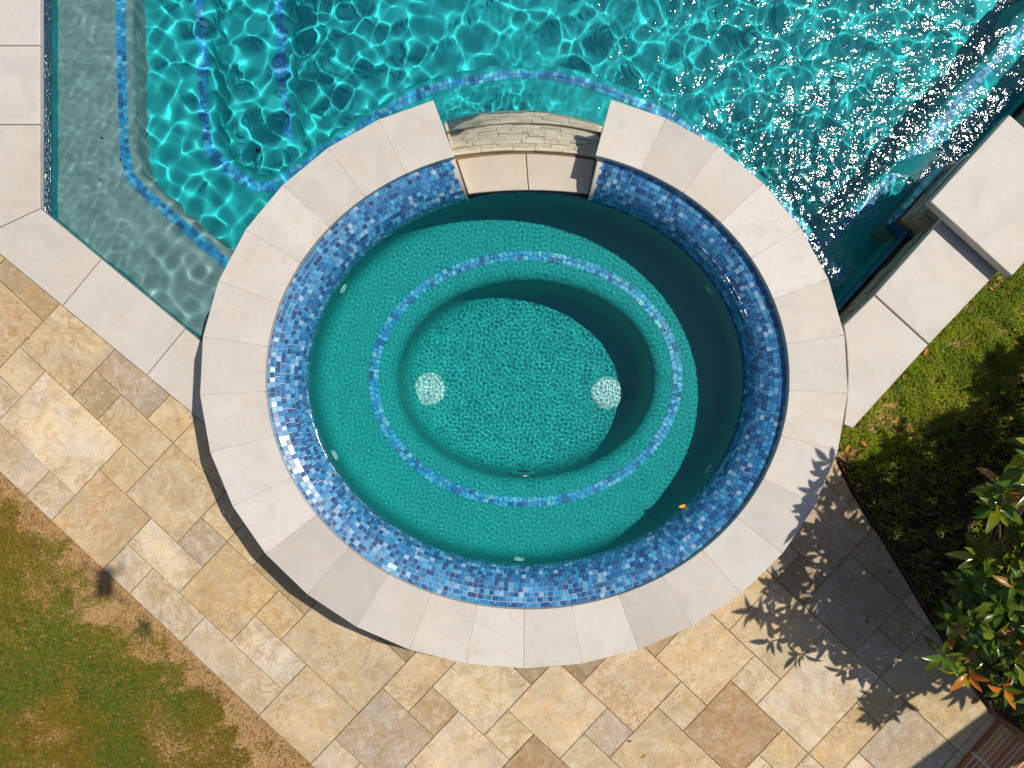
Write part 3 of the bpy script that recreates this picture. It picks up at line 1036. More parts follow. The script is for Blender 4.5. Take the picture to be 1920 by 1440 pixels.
for r in range(rows):
    v0, v1 = r/rows, (r+1)/rows
    u = 0.0
    while u < 0.999:
        du = random.uniform(0.06, 0.20)
        u1 = min(1.0, u+du)
        if 1.0-u1 < 0.035: u1 = 1.0
        lift = random.uniform(0.0, 0.010)
        g = 0.0016
        V = []
        for (uu, vv, ll) in ((u, v0, 0), (u1, v0, 0), (u1, v1, 0), (u, v1, 0)):
            V.append(patch(min(max(uu, 0), 1), vv)+Vector((0, 0, -0.015)))
        c0 = sum(V, Vector())/4
        top = []
        for k, (uu, vv) in enumerate(((u, v0), (u1, v0), (u1, v1), (u, v1))):
            q = patch(uu, vv)
            q = c0.lerp(q, 0.975)
            top.append(q+Vector((0, 0.004, 0.006+lift+random.uniform(-0.004, 0.004))))
        mids = [(top[0]+top[1])/2+Vector((0, 0, random.uniform(-0.003, 0.005))), (top[2]+top[3])/2+Vector((0, 0, random.uniform(-0.003, 0.005)))]
        loc = c0
        VV = [tuple(p-loc) for p in V+top+mids]
        FF = [(4, 8, 9, 7), (8, 5, 6, 9), (0, 1, 5, 8, 4), (1, 2, 6, 5), (2, 3, 7, 9, 6), (3, 0, 4, 7)]
        k = random.uniform(0.88, 1.08)
        obj('ledger_stone', mesh_from('ledger_stone', VV, FF, M_LEDG), spill, loc, color=(min(0.95, 0.95*k), min(0.9, 0.82*k), min(0.9, 0.63*k)), receiver=True)
        u = u1
# cheeks: thin stone strips closing the cut ends of the flared wall
for side in (0, 1):
    V, F = [], []
    nst = 14
    pts = []
    for k in range(nst+1):
        al = AL0*k/nst
        # find wall parameter where the row meets the gap line
        lo_t, hi_t = (math.radians(55), math.radians(90)) if side else (math.radians(90), math.radians(125))
        for _ in range(40):
            mid = (lo_t+hi_t)/2
            p, z, nn = wall_pt(mid, al)
            inside = in_gap(p.x, p.y)
            if side:
                if inside: hi_t = mid
                else: lo_t = mid
            else:
                if inside: lo_t = mid
                else: hi_t = mid
        p, z, nn = wall_pt((lo_t+hi_t)/2, al)
        pts.append((p, z, nn, al))
    sx = 1 if side else -1
    for (p, z, nn, al) in pts:
        lift = 0.007
        N3 = Vector((-nn.x*math.cos(al), -nn.y*math.cos(al), math.sin(al)))
        outer = Vector((p.x+sx*0.030, p.y, z))+N3*lift
        inner = Vector((p.x, p.y, z))+N3*lift
        V += [outer, inner, Vector((p.x-sx*0.0, p.y, Z_SW-0.03)), Vector((p.x+sx*0.030, p.y, Z_SW-0.03))]
    # carry the cheek on under the coping to the apron
    pe = pts[-1][0]
    for yy in (1.36, 1.50):
        xx = gapR(yy) if side else gapL(yy)
        V += [Vector((xx+sx*0.03, yy, Z_COP-0.052)), Vector((xx, yy, Z_COP-0.052)), Vector((xx, yy, -0.12)), Vector((xx+sx*0.03, yy, -0.12))]
    m_ = len(V)//4
    for k in range(m_-1):
        for e in range(3):
            F.append((4*k+e, 4*k+e+1, 4*k+e+5, 4*k+e+4))
    F.append((0, 1, 2, 3)); F.append(tuple(4*(m_-1)+e for e in (3, 2, 1, 0)))
    obj('cheek', mesh_from('cheek', [tuple(p) for p in V], F, M_LIME), spill, color=(0.66, 0.60, 0.52), receiver=True)

# drain covers on the footwell floor, wall jets and the footwell lamp
def disc_mesh(name, prof, n, mat):
    V, F = [], []
    for (r, z) in prof:
        for i in range(n):
            t = 2*math.pi*i/n
            V.append((r*math.cos(t), r*math.sin(t), z))
    for k in range(len(prof)-1):
        for i in range(n):
            j = (i+1) % n
            F.append((k*n+i, k*n+j, (k+1)*n+j, (k+1)*n+i))
    F.append(tuple((len(prof)-1)*n+i for i in range(n)))
    return mesh_from(name, V, F, mat, False)
cover = disc_mesh('drain_cover', [(0.108, 0.0), (0.106, 0.012), (0.092, 0.020), (0.086, 0.024), (0.06, 0.027)], 48, M_WHITE)
HV, HF = [], []
def hole_at(x, y, z, r, n=7):
    b = len(HV)
    for i in range(n):
        t = 2*math.pi*i/n
        HV.append((x+r*math.cos(t), y+r*math.sin(t), z))
    HF.append(tuple(range(b, b+n)))
for rr, cnt in ((0.012, 5), (0.028, 11), (0.044, 17), (0.060, 23), (0.076, 28)):
    for i in range(cnt):
        t = 2*math.pi*(i+rr*40)/cnt
        z = 0.0278 if rr <= 0.06 else 0.0258
        hole_at(rr*math.cos(t), rr*math.sin(t), z, 0.0034)
for i in range(44):
    t = 2*math.pi*i/44
    hole_at(0.0985*math.cos(t), 0.0985*math.sin(t), 0.0175, 0.0028, 5)
holes_me = mesh_from('drain_holes', HV, HF, M_HOLE)
for (x, y) in ((805, 730), (1138, 737)):
    w = PW(x, y, Z_FW, Z_SW)
    d = obj('drain_cover', cover, spa, w, receiver=True)
    h = obj('drain_holes', holes_me, d, w+Vector((0, 0, 0.0004)), receiver=True)
    WLOC[h.name] = w
    tag(h, kind='stuff')
jet = disc_mesh('jet', [(0.035, 0.0), (0.034, 0.008), (0.026, 0.012), (0.020, 0.006)], 24, M_WHITE)
for deg in (150, 205, 268, 330, 30):
    t = math.radians(deg)
    p = ell(C_IN, A_W, B_W, t)
    nn = Vector((math.cos(t)/A_W, math.sin(t)/B_W)).normalized()
    o = obj('jet', jet, spa, (p.x, p.y, -0.02), receiver=True)
    o.rotation_euler = Vector((-nn.x, -nn.y, 0.0)).to_track_quat('Z', 'Y').to_euler()
lamp = disc_mesh('lamp_ring', [(0.075, 0.0), (0.074, 0.014), (0.060, 0.020), (0.052, 0.012)], 32, M_STEEL)
t = math.radians(270)
p = ell(C_IN, rl, rb, t)
o = obj('lamp', lamp, spa, (p.x-0.01, p.y+0.004, -0.40), receiver=True)
o.rotation_euler = Vector((0, 1, 0.12)).to_track_quat('Z', 'Y').to_euler()

# ------------------------------------------------------------------ water surfaces
def waves(X, Y, comps):
    Z = np.zeros_like(X)
    for (a, kx, ky, ph) in comps:
        Z += a*np.sin(kx*X+ky*Y+ph)
    return Z
def comps(n, l0, l1, slope, seed, aniso=None):
    r = np.random.default_rng(seed)
    out = []
    for i in range(n):
        lam = l0*(l1/l0)**r.random()
        th = r.random()*2*math.pi if aniso is None else aniso[0]+r.normal()*aniso[1]
        k = 2*math.pi/lam
        out.append((slope*math.sqrt(2.0/n)/k, k*math.cos(th), k*math.sin(th), r.random()*6.283))
    return out
def sheet(name, X, Y, Z, keep, mat):
    nx, ny = X.shape
    I = np.arange(nx*ny).reshape(nx, ny)
    F = np.stack([I[:-1, :-1], I[1:, :-1], I[1:, 1:], I[:-1, 1:]], -1).reshape(-1, 4)
    kc = (keep[:-1, :-1] & keep[1:, :-1] & keep[1:, 1:] & keep[:-1, 1:]).reshape(-1)
    F = F[kc]
    used = np.unique(F)
    remap = np.full(nx*ny, -1, dtype=np.int64); remap[used] = np.arange(len(used))
    V = np.stack([X, Y, Z], -1).reshape(-1, 3)[used]
    me = np_mesh(name, V, remap[F], mat, True)
    o = obj(name, me)
    o.cycles.is_caustics_caster = True
    tag(o, kind='structure')
    return o

# pool: gentle net on the ledge, livelier towards the splash and the spillway
dx = 0.0075
gx = np.arange(LW_X-0.06, 3.75, dx); gy = np.arange(-0.15, 3.4, dx)
X, Y = np.meshgrid(gx, gy, indexing='ij')
SPL = P(1668, 300, Z_PW); SPW = P(985, 190, Z_PW)
dS = np.hypot(X-SPL.x, Y-SPL.y); dW = np.hypot((X-SPW.x)/1.6, Y-SPW.y)
ledge_f = 1/(1+np.exp(-(X+2.15+0.25*np.clip(0.8-Y, 0, 2))/0.10))      # calmer over the ledge
right_f = 1/(1+np.exp(-(X-0.1)/0.5))
left_f = 1-1/(1+np.exp(-(X+0.75)/0.22))
Zw = waves(X, Y, comps(50, 0.15, 0.42, 0.046, 3))*(1+0.30*right_f)
Zw += waves(X, Y, comps(50, 0.085, 0.19, 0.074, 4))*(0.36+0.42*left_f+0.62*np.exp(-((X+2.03+0.5*np.clip(0.9-Y, 0, 1))/0.28)**2))*(0.45+0.55*ledge_f)
Zw += waves(X, Y, comps(40, 0.045, 0.075, 0.022, 12))*(1-ledge_f)
Zw += waves(X, Y, comps(40, 0.04, 0.09, 0.020, 5))*right_f*(0.5+1.2*np.exp(-(dS/0.7)**2))
Zw += 0.0011*np.sin(2*math.pi*dS/0.085+0.6*np.sin(5*np.arctan2(Y-SPL.y, X-SPL.x)))*np.exp(-dS/0.55)
Zw += waves(X, Y, comps(40, 0.035, 0.08, 0.06, 6))*np.exp(-(dW/0.24)**2)
inside_spa = ((X-C_OUT.x)/(A_OUT-0.07))**2+((Y-C_OUT.y)/(B_OUT-0.07))**2 < 1
keep = ~inside_spa
ln = (X-K1.x)*cn.x+(Y-K1.y)*cn.y
keep &= ln < 0.045
rr = (X-RW0.x)*rw_n.x+(Y-RW0.y)*rw_n.y
keep &= rr < 0.06
pool_water = sheet('pool_water', X, Y, Z_PW+Zw, keep, M_WATER)

# spa: fine shimmer from the returns
dx = 0.0036
gx = np.arange(C_IN.x-A_W-0.03, C_IN.x+A_W+0.03, dx); gy = np.arange(C_IN.y-B_W-0.03, C_IN.y+B_W+0.03, dx)
X, Y = np.meshgrid(gx, gy, indexing='ij')
Zw = waves(X, Y, comps(70, 0.019, 0.042, 0.0088, 8))+waves(X, Y, comps(24, 0.09, 0.2, 0.006, 9))
keep = ((X-C_IN.x)/(A_W+0.014))**2+((Y-C_IN.y)/(B_W+0.014))**2 < 1
spa_water = sheet('spa_water', X, Y, Z_SW+Zw, keep, M_WATER_SPA)

# thin film running down the apron
V, F = [], []
nu, nv = 60, 24
for i in range(nu+1):
    for j in range(nv+1):
        q = patch(0.03+0.94*i/nu, j/nv)
        V.append((q.x, q.y+0.012, q.z+0.030+0.0016*math.sin(i*0.55+j*0.35)+0.0012*math.sin(j*0.8-i*0.3)))
for i in range(nu):
    for j in range(nv):
        a = i*(nv+1)+j
        F.append((a, a+nv+1, a+nv+2, a+1))
film = obj('spillway_water', mesh_from('spillway_water', V, F, M_FILM, True))
tag(film, 'thin clear water running over rough stone apron of the spa spillway', 'water', kind='stuff')

# ------------------------------------------------------------------ right-hand wall and pillar
gw = thing('garden_wall', 'low stone wall with pale limestone caps between spa and pillar', 'wall', (*rw(0.5, 0.2), -0.03))
ZC = 0.450
cap1 = [(1582, 610), (1639, 554), (1741, 647), (1599, 803), (1582.5, 796), (1588.5, 745), (1590, 700), (1587.5, 650)]
cap2 = [(1640.5, 552.5), (1768, 406), (1890, 300), (1990, 400), (1742.5, 645.5)]
prism('cap_stone', [P(*p, ZC) for p in cap1], ZC, 0.05, M_LIME, gw, bev=0.006, gap=0.001, color=(0.59, 0.54, 0.48), rnd=3)
c2 = [P(1640.5, 552.5, ZC).to_2d(), P(1768, 407, ZC).to_2d()+rw_d*0.25, P(1869, 515, ZC).to_2d()+rw_d*0.25, P(1742.5, 645.5, ZC).to_2d()]
prism('cap_stone', c2, ZC-0.001, 0.05, M_LIME, gw, bev=0.006, gap=0.001, color=(0.595, 0.55, 0.49), rnd=3)
for k in range(3):
    s0 = 1.62+0.66*k
    q = [rw(s0, 0.09), rw(s0+0.655, 0.09), rw(s0+0.655, 0.48), rw(s0, 0.48)]
    prism('cap_stone', q, ZC, 0.05, M_LIME, gw, bev=0.006, gap=0.001, color=(0.595, 0.55, 0.49), rnd=3)
def ledger_face(parent, origin, d, nrm, length, z0, z1, rows, depth0=0.02, seed=1):
    """courses of split stone standing proud of a wall face"""
    rr = random.Random(seed)
    h = (z1-z0)/rows
    for r in range(rows):
        s = 0.0
        while s < length-0.001:
            w = min(rr.uniform(0.13, 0.34), length-s)
            if length-s-w < 0.06: w = length-s
            dep = depth0+rr.uniform(-0.012, 0.016)
            g = 0.0015
            p0 = origin+d*(s+g); p1 = origin+d*(s+w-g)
            zb, zt = z0+r*h+g, z0+(r+1)*h-g
            V = []
            for (q, e) in ((p0, 0), (p1, 0), (p1, 1), (p0, 1)):
                off = -nrm*(dep+rr.uniform(-0.003, 0.003)) if e else nrm*0.03
                V.append(q+off)
            ctr = (p0+p1)/2
            VV = [(V[0].x-ctr.x, V[0].y-ctr.y, zb), (V[1].x-ctr.x, V[1].y-ctr.y, zb), (V[2].x-ctr.x, V[2].y-ctr.y, zb+rr.uniform(0, 0.003)), (V[3].x-ctr.x, V[3].y-ctr.y, zb+rr.uniform(0, 0.003)),
                  (V[0].x-ctr.x, V[0].y-ctr.y, zt), (V[1].x-ctr.x, V[1].y-ctr.y, zt), (V[2].x-ctr.x, V[2].y-ctr.y, zt-rr.uniform(0, 0.003)), (V[3].x-ctr.x, V[3].y-ctr.y, zt-rr.uniform(0, 0.003))]
            zc = (zb+zt)/2
            VV = [(a, b, c-zc) for a, b, c in VV]
            FF = [(0, 1, 2, 3), (4, 7, 6, 5), (3, 2, 6, 7), (1, 5, 6, 2), (0, 3, 7, 4), (0, 4, 5, 1)]
            k = rr.uniform(0.75, 1.15); wr = rr.uniform(0.9, 1.08)
            obj('ledger_stone', mesh_from('ledger_stone', VV, FF, M_LEDG), parent, (ctr.x, ctr.y, zc), color=(0.56*k*wr, 0.46*k, 0.34*k/wr), receiver=True)
            s += w
def box_poly(name, poly, z0, z1, mat, parent, color=None):
    return prism(name, poly, z1, z1-z0, mat, parent, bev=0.002, color=color, receiver=True)
box_poly('core', [rw(-0.12, 0.03), rw(4.0, 0.03), rw(4.0, 0.34), rw(0.02, 0.34)], Z_F-0.1, ZC-0.051, M_LEDG, gw, (0.5, 0.42, 0.32))
ledger_face(gw, rw(-0.05, 0.03), rw_d, rw_n, 1.05, -0.30, ZC-0.052, 9, 0.015, 3)
ledger_face(gw, rw(1.62, 0.12), rw_d, rw_n, 1.0, -0.30, ZC-0.052, 9, 0.015, 5)

ZP = 0.55
pil = thing('pillar', 'square stone pillar with single pale slab cap beside pool waterfall', 'pillar', (*P(1900, 370).to_2d(), -0.03))
pc = [P(*p, ZP).to_2d() for p in ((1745, 378), (1893, 215), (2048, 352), (1898, 517))]
prism('cap_slab', pc, ZP, 0.065, M_LIME, pil, bev=0.006, color=(0.59, 0.54, 0.48), rnd=3)
pb = [Vector(p) for p in inset([tuple(p) for p in (pc if area([tuple(q) for q in pc]) > 0 else pc[::-1])], 0.085)]
# order faces: name the corners again
pcen = sum(pb, Vector((0, 0)))/4
pL = min(pb, key=lambda p: p.x); pT = max(pb, key=lambda p: p.y); pB = min(pb, key=lambda p: p.y); pR = max(pb, key=lambda p: p.x)
box_poly('core', [tuple(p) for p in (pL, pB, pR, pT)], Z_F-0.1, ZP-0.066, M_LEDG, pil, (0.5, 0.42, 0.32))
for (a, b, sd) in ((pL, pT, 11), (pL, pB, 12), (pB, pR, 13)):
    d = (b-a).normalized(); nr = Vector((-d.y, d.x))
    if nr.dot(pcen-a) < 0: nr = -nr
    ledger_face(pil, a, d, nr, (b-a).length, -0.32, ZP-0.067, 11, 0.012, sd)
fr = []
for (a, b, nr) in ((rw(-0.06, -0.012), rw(1.0, -0.012), -rw_n), (pL, pT, None), (pL, pB, None)):
    d = (b-a).normalized()
    if nr is None:
        nr = Vector((-d.y, d.x))
        if nr.dot(pcen-a) > 0: nr = -nr
        a = a+nr*0.030-d*0.03; b = b+nr*0.030
    tt = d if d.x*nr.y-d.y*nr.x < 0 else -d
    for r in range(7):
        for i in range(int((b-a).length/0.0262)):
            p = a+d*((i+0.5+0.5*(r % 2))*0.0262)
            fr.append(((p.x, p.y, -0.02-r*0.0262), (tt.x, tt.y, 0), (0, 0, 1), (nr.x, nr.y, 0)))
o = obj('waterline_tiles', tiles_mesh('waterline_tiles', fr, 0.0258, PALC[:3]*0.6, PALW[:3], M_TILE), pool, receiver=True); tag(o, kind='stuff')
# stainless lip of the waterfall
wf_d = (pT-pL).normalized(); wf_n = Vector((-wf_d.y, wf_d.x))
if wf_n.dot(pcen-pL) > 0: wf_n = -wf_n           # out over the pool
w0 = pL+wf_d*0.09; w1 = pL+wf_d*0.40
lip = [w0-wf_n*0.02, w1-wf_n*0.02, w1+wf_n*0.045, w0+wf_n*0.045]
prism('spout_lip', [tuple(p) for p in lip], 0.245, 0.012, M_STEEL, pil, bev=0.002)
# falling sheet, narrowing as it drops
V, F = [], []
nu, nv = 26, 26
imp = P(1676, 312, Z_PW).to_2d()
for i in range(nu+1):
    u = i/nu
    a = w0.lerp(w1, u)+wf_n*0.04
    b = imp+wf_d*(u-0.5)*0.10
    for j in range(nv+1):
        v = j/nv
        p = a.lerp(b, v)+wf_n*0.03*math.sin(math.pi*v)
        z = 0.252+(Z_PW-0.01-0.252)*(v**1.8)
        z += 0.004*math.sin(u*19+v*4)*v
        V.append((p.x, p.y, z))
for i in range(nu):
    for j in range(nv):
        a = i*(nv+1)+j
        F.append((a, a+1, a+nv+2, a+nv+1))
o = obj('water_sheet', mesh_from('water_sheet', V, F, M_SHEET, True))
tag(o, 'clear narrowing sheet of water falling from pillar into the pool', 'waterfall')

# ------------------------------------------------------------------ brick step, added shade wall
stp = thing('brick_step', 'reddish brick step in the shade at the lower right corner', 'step', (*P(1880, 1420).to_2d(), -0.03))
zb = 0.02
b0 = P(1874, 1353, zb).to_2d(); e1 = Vector((0.748, -0.663)); e2 = Vector((-0.663, -0.748))
BP, BL = 0.0345, 0.245
brm = None
core = [b0+e1*0.0, b0+e1*0.75, b0+e1*0.75+e2*1.2, b0+e2*1.2]
prism('mortar', [tuple(p+Vector((0.004, -0.004))) for p in core], zb-0.003, 0.05, mat_plain('brick_mortar', (0.66, 0.54, 0.40), 0.9, 0.1, 0.4), stp, bev=0.001)
for r in range(4):
    for c in range(21):
        o0 = b0+e1*(c*BP)+e2*(r*(BL+0.008))
        q = [o0, o0+e1*(BP-0.0085), o0+e1*(BP-0.0085)+e2*(BL-0.006), o0+e2*(BL-0.006)]
        k = random.uniform(0.7, 1.25)
        prism('brick', [tuple(p) for p in q], zb+random.uniform(-0.002, 0.002), 0.05, M_BRICK, stp, bev=0.002, color=(0.46*k, 0.185*k*random.uniform(0.8, 1.25), 0.06*k))
# unseen wall added out of frame, top edge angled to shade the step
hz = 2.5
hp = P(1843+390, 1337-192).to_2d(); hd = Vector((-0.8, -0.6)); hn = Vector((0.6, -0.8))
hw = thing('shade_wall', 'tall unseen brick wall added to shade the lower right corner', 'wall', (*(hp+hn*0.1), -0.03))
hq = [hp-hd*1.2, hp+hd*0.75, hp+hd*0.75+hn*0.22, hp-hd*1.2+hn*0.22]
prism('masonry', [tuple(p) for p in hq], hz-0.06, hz+0.0, M_BRICK, hw, bev=0.004, color=(0.36, 0.14, 0.06))
hq2 = [hp-hd*1.23-hn*0.0, hp+hd*0.78-hn*0.0, hp+hd*0.78+hn*0.25, hp-hd*1.23+hn*0.25]
prism('cap_stone', [tuple(p) for p in hq2], hz, 0.059, M_LIME, hw, bev=0.006, color=(0.59, 0.54, 0.48))

# ------------------------------------------------------------------ rusty edging between patio and planting
path = smooth_path([tuple(p+Vector((0.012, 0.006))) for p in EDGE], 5)
V, F = [], []
pa, pbk = offset_path(path, 0.0), offset_path(path, 0.007)
for a, b in zip(pa, pbk):
    V += [(a.x, a.y, -0.06), (a.x, a.y, 0.016), (b.x, b.y, 0.016), (b.x, b.y, -0.06)]
for i in range(len(pa)-1):
    for e in range(3):
        F.append((4*i+e, 4*i+e+1, 4*i+e+5, 4*i+e+4))
o = obj('garden_edging', mesh_from('garden_edging', V, F, M_RUST))
tag(o, 'rusty brown metal edging strip curving between patio and planting bed', 'edging')

# ------------------------------------------------------------------ grass
def value_noise(x, y, scale, seed):
    r = np.random.default_rng(seed)
    g = r.random((64, 64))
    u, v = x*scale+100.3, y*scale+57.7
    i, j = np.floor(u).astype(int), np.floor(v).astype(int)
    fu, fv = u-i, v-j
    fu = fu*fu*(3-2*fu); fv = fv*fv*(3-2*fv)
    i0, j0, i1, j1 = i % 64, j % 64, (i+1) % 64, (j+1) % 64
    return (g[i0, j0]*(1-fu)+g[i1, j0]*fu)*(1-fv)+(g[i0, j1]*(1-fu)+g[i1, j1]*fu)*fv
def fbm(x, y, s, seed):
    return (value_noise(x, y, s, seed)*0.5+value_noise(x, y, s*2.1, seed+1)*0.3+value_noise(x, y, s*4.3, seed+2)*0.2)
def blades(name, x, y, z, length, width, lean, cols, seed):
    r = np.random.default_rng(seed)
    n = len(x)
    az = r.random(n)*2*np.pi
    dxy = np.stack([np.cos(az), np.sin(az)], 1); sxy = np.stack([-np.sin(az), np.cos(az)], 1)
    L = length; ln_ = lean
    b = np.stack([x, y, z], 1)
    def pt(f, h):
        p = b.copy(); p[:, :2] += dxy*(L*ln_*f)[:, None]; p[:, 2] += L*h*np.sqrt(np.clip(1-ln_**2*0.8, 0.05, 1)); return p
    m = pt(0.40, 0.60); t = pt(1.0, 0.80)
    w = (width/2)[:, None]
    V = np.empty((n, 5, 3))
    for k, (q, s_) in enumerate(((b, -1), (b, 1), (m, -0.85), (m, 0.85))):
        V[:, k] = q
        V[:, k, :2] += sxy*w*s_
    V[:, 4] = t
    F = np.array([(0, 1, 3), (0, 3, 2), (2, 3, 4)])
    F = (F[None]+(np.arange(n)*5)[:, None, None]).reshape(-1, 3)
    me = np_mesh(name, V.reshape(-1, 3), F, M_GRASS)
    set_tint(me, np.repeat(cols, 5, axis=0))
    return me

# lawn at lower left: thin at the bare strip beside the pavers
n = 420000
u = rng.uniform(-13, 13, n); v = rng.uniform(-13, -4.05, n)
x = GO.x+GU.x*u+GV.x*v; y = GO.y+GU.y*u+GV.y*v
sel = (x > -3.5) & (y > -2.7) & (x < 0.6)
x, y, v, u_ = x[sel], y[sel], v[sel], u[sel]
dist = (-4.0-v)*0.2094                     # metres from the pavers
strip = 0.13+0.05*np.sin(u_*0.9)+0.30*(fbm(x, y, 2.6, 21)-0.5)+0.42*(fbm(x, y, 9.0, 31)-0.5)
near = np.clip((dist-strip)/0.13, 0, 1)
bare = fbm(x, y, 4.0, 41)
dens = np.clip(near, 0, 1)*np.clip(0.75+2.2*(0.60-bare), 0.12, 1)
dens = np.maximum(dens, 0.02*(fbm(x, y, 9, 51) > 0.62))
sel = rng.random(len(x)) < dens
x, y, near, bare = x[sel], y[sel], near[sel], bare[sel]
n = len(x)
g = fbm(x, y, 3.1, 61)[:, None]; g2 = fbm(x, y, 11.0, 71)[:, None]
green = np.array((0.100, 0.165, 0.004)); olive = np.array((0.215, 0.175, 0.007)); straw = np.array((0.36, 0.21, 0.035)); deep = np.array((0.050, 0.110, 0.004))
c = green+(olive-green)*np.clip((g-0.32)*3.4, 0, 1)+(deep-green)*np.clip((g2-0.55)*3, 0, 1)
st = (rng.random((n, 1)) < (0.15+0.35*np.clip((bare[:, None]-0.46)*4, 0, 1)))
c = np.where(st, straw, c)*rng.uniform(0.7, 1.3, (n, 1))
lawn = obj('lawn_grass', blades('lawn_grass', x, y, np.full(n, -0.032), rng.uniform(0.022, 0.050, n)*(0.6+0.4*near), rng.uniform(0.0022, 0.0042, n), rng.uniform(0.45, 0.95, n), c, 5))
tag(lawn, 'short mown green and straw lawn beside the bare earth strip', 'grass', kind='stuff')

# dry clippings and crumbs scattered on the bare strip
n = 9000
u = rng.uniform(-12, 13, n); v = -4.03-np.abs(rng.normal(0, 0.9, n))
x = GO.x+GU.x*u+GV.x*v; y = GO.y+GU.y*u+GV.y*v
cm = np.array([(0.50, 0.33, 0.15), (0.30, 0.17, 0.07), (0.60, 0.46, 0.27), (0.20, 0.17, 0.05), (0.16, 0.09, 0.05)])[rng.choice(5, n)]*rng.uniform(0.7, 1.2, (n, 1))
cl = obj('dry_clippings', blades('dry_clippings', x, y, np.full(n, -0.029)+rng.uniform(0, 0.003, n), rng.uniform(0.006, 0.034, n), rng.uniform(0.0015, 0.005, n), rng.uniform(0.95, 1.0, n), cm, 10))
tag(cl, 'dry straw clippings and crumbs littering the bare earth strip', 'clippings', kind='stuff')

# rough lawn and weeds on the right
pol = [P(*p).to_2d() for p in ((1588, 806), (1930, 470), (2150, 300), (2250, 1300), (1860, 1338))]
n = 330000
x = rng.uniform(1.9, 3.9, n); y = rng.uniform(-2.1, 1.1, n)
sel = np.ones(n, bool)
# garden side of wall and edging
rr_ = (x-RW0.x)*rw_n.x+(y-RW0.y)*rw_n.y
sel &= rr_ > 0.345
for i in range(len(EDGE)-1):
    a, b = EDGE[i], EDGE[i+1]
    inband = (y <= a.y) & (y > b.y)
    ex = a.x+(b.x-a.x)*(y-a.y)/(b.y-a.y)
    sel &= ~inband | (x > ex+0.02)
sel &= (y > EDGE[-1].y) | (x > 3.05)
sel &= ~((y > EDGE[0].y) & (((x-C_OUT.x)/(A_OUT-0.03))**2+((y-C_OUT.y)/(B_OUT-0.03))**2 < 1))
b1 = (x-b0.x)*e1.x+(y-b0.y)*e1.y; b2 = (x-b0.x)*e2.x+(y-b0.y)*e2.y
sel &= ~((b1 > -0.02) & (b2 > -0.02))
x, y = x[sel], y[sel]
# the bed under the shrubs is mostly mulch
bedf = 1/(1+np.exp(-((x-2.25)*0.55-(y+0.30)*1.0+0.02)/0.10))
dens = np.clip(2.6*(fbm(x, y, 14, 81)-0.22), 0.05, 1)*(1-0.86*bedf)
sel = rng.random(len(x)) < dens
x, y, bedf = x[sel], y[sel], bedf[sel]
n = len(x)
g = (0.5*fbm(x, y, 5.0, 91)+0.5*fbm(x, y, 17.0, 93))[:, None]
c1 = np.array((0.30, 0.37, 0.010)); c2_ = np.array((0.11, 0.20, 0.006)); c3 = np.array((0.34, 0.25, 0.05))
c = c1+(c2_-c1)*np.clip((g-0.4)*4, 0, 1)
c = np.where(rng.random((n, 1)) < 0.12, c3, c)*rng.uniform(0.65, 1.35, (n, 1))
wd = np.where(rng.random(n) < 0.6, rng.uniform(0.006, 0.011, n), rng.uniform(0.0022, 0.004, n))
ln2 = np.where(wd > 0.005, rng.uniform(0.018, 0.034, n), rng.uniform(0.03, 0.075, n))
weeds = obj('weedy_grass', blades('weedy_grass', x, y, np.full(n, -0.03)+rng.uniform(0, 0.014, n)+0.05*np.clip(fbm(x, y, 14, 81)-0.42, 0, 0.5), ln2, wd, rng.uniform(0.4, 0.97, n), c, 6))
tag(weeds, 'bright green weedy grass and clover in the sun below the wall', 'grass', kind='stuff')
# bark mulch under the shrubs
bp = [p+Vector((0.016, 0.008)) for p in EDGE]+[P(1885, 1350).to_2d(), P(1960, 1400).to_2d(), P(2300, 1350).to_2d(), P(2300, 700).to_2d(), P(1960, 690).to_2d(), P(1840, 770).to_2d(), P(1720, 830).to_2d(), P(1640, 872).to_2d()]
bed_o = obj('planting_bed', fill_poly('planting_bed', [tuple(p) for p in bp], [], -0.0275, mat_plain('bed_soil', (0.085, 0.052, 0.030), 0.95, 0.1, 0.7, 25)))
tag(bed_o, kind='structure')
n = 26000
x = rng.uniform(2.0, 3.7, n); y = rng.uniform(-2.1, 0.6, n)
sel = np.ones(n, bool)
for i in range(len(EDGE)-1):
    a, b = EDGE[i], EDGE[i+1]
    inband = (y <= a.y) & (y > b.y)
    ex = a.x+(b.x-a.x)*(y-a.y)/(b.y-a.y)
    sel &= ~inband | (x > ex+0.03)
sel &= (y < EDGE[0].y-0.05) & (y > EDGE[-1].y)
x, y = x[sel], y[sel]; n = len(x)
cm = np.array([(0.10, 0.065, 0.04), (0.055, 0.036, 0.024), (0.17, 0.12, 0.075), (0.34, 0.26, 0.18)])[rng.choice(4, n, p=[.4, .35, .2, .05])]*rng.uniform(0.7, 1.3, (n, 1))
mul = obj('bark_mulch', blades('bark_mulch', x, y, np.full(n, -0.026)+rng.uniform(0, 0.008, n), rng.uniform(0.02, 0.055, n), rng.uniform(0.007, 0.016, n), rng.uniform(0.9, 0.99, n), cm, 8))
tag(mul, 'dark shaded bark mulch covering the planting bed soil', 'mulch', kind='stuff')

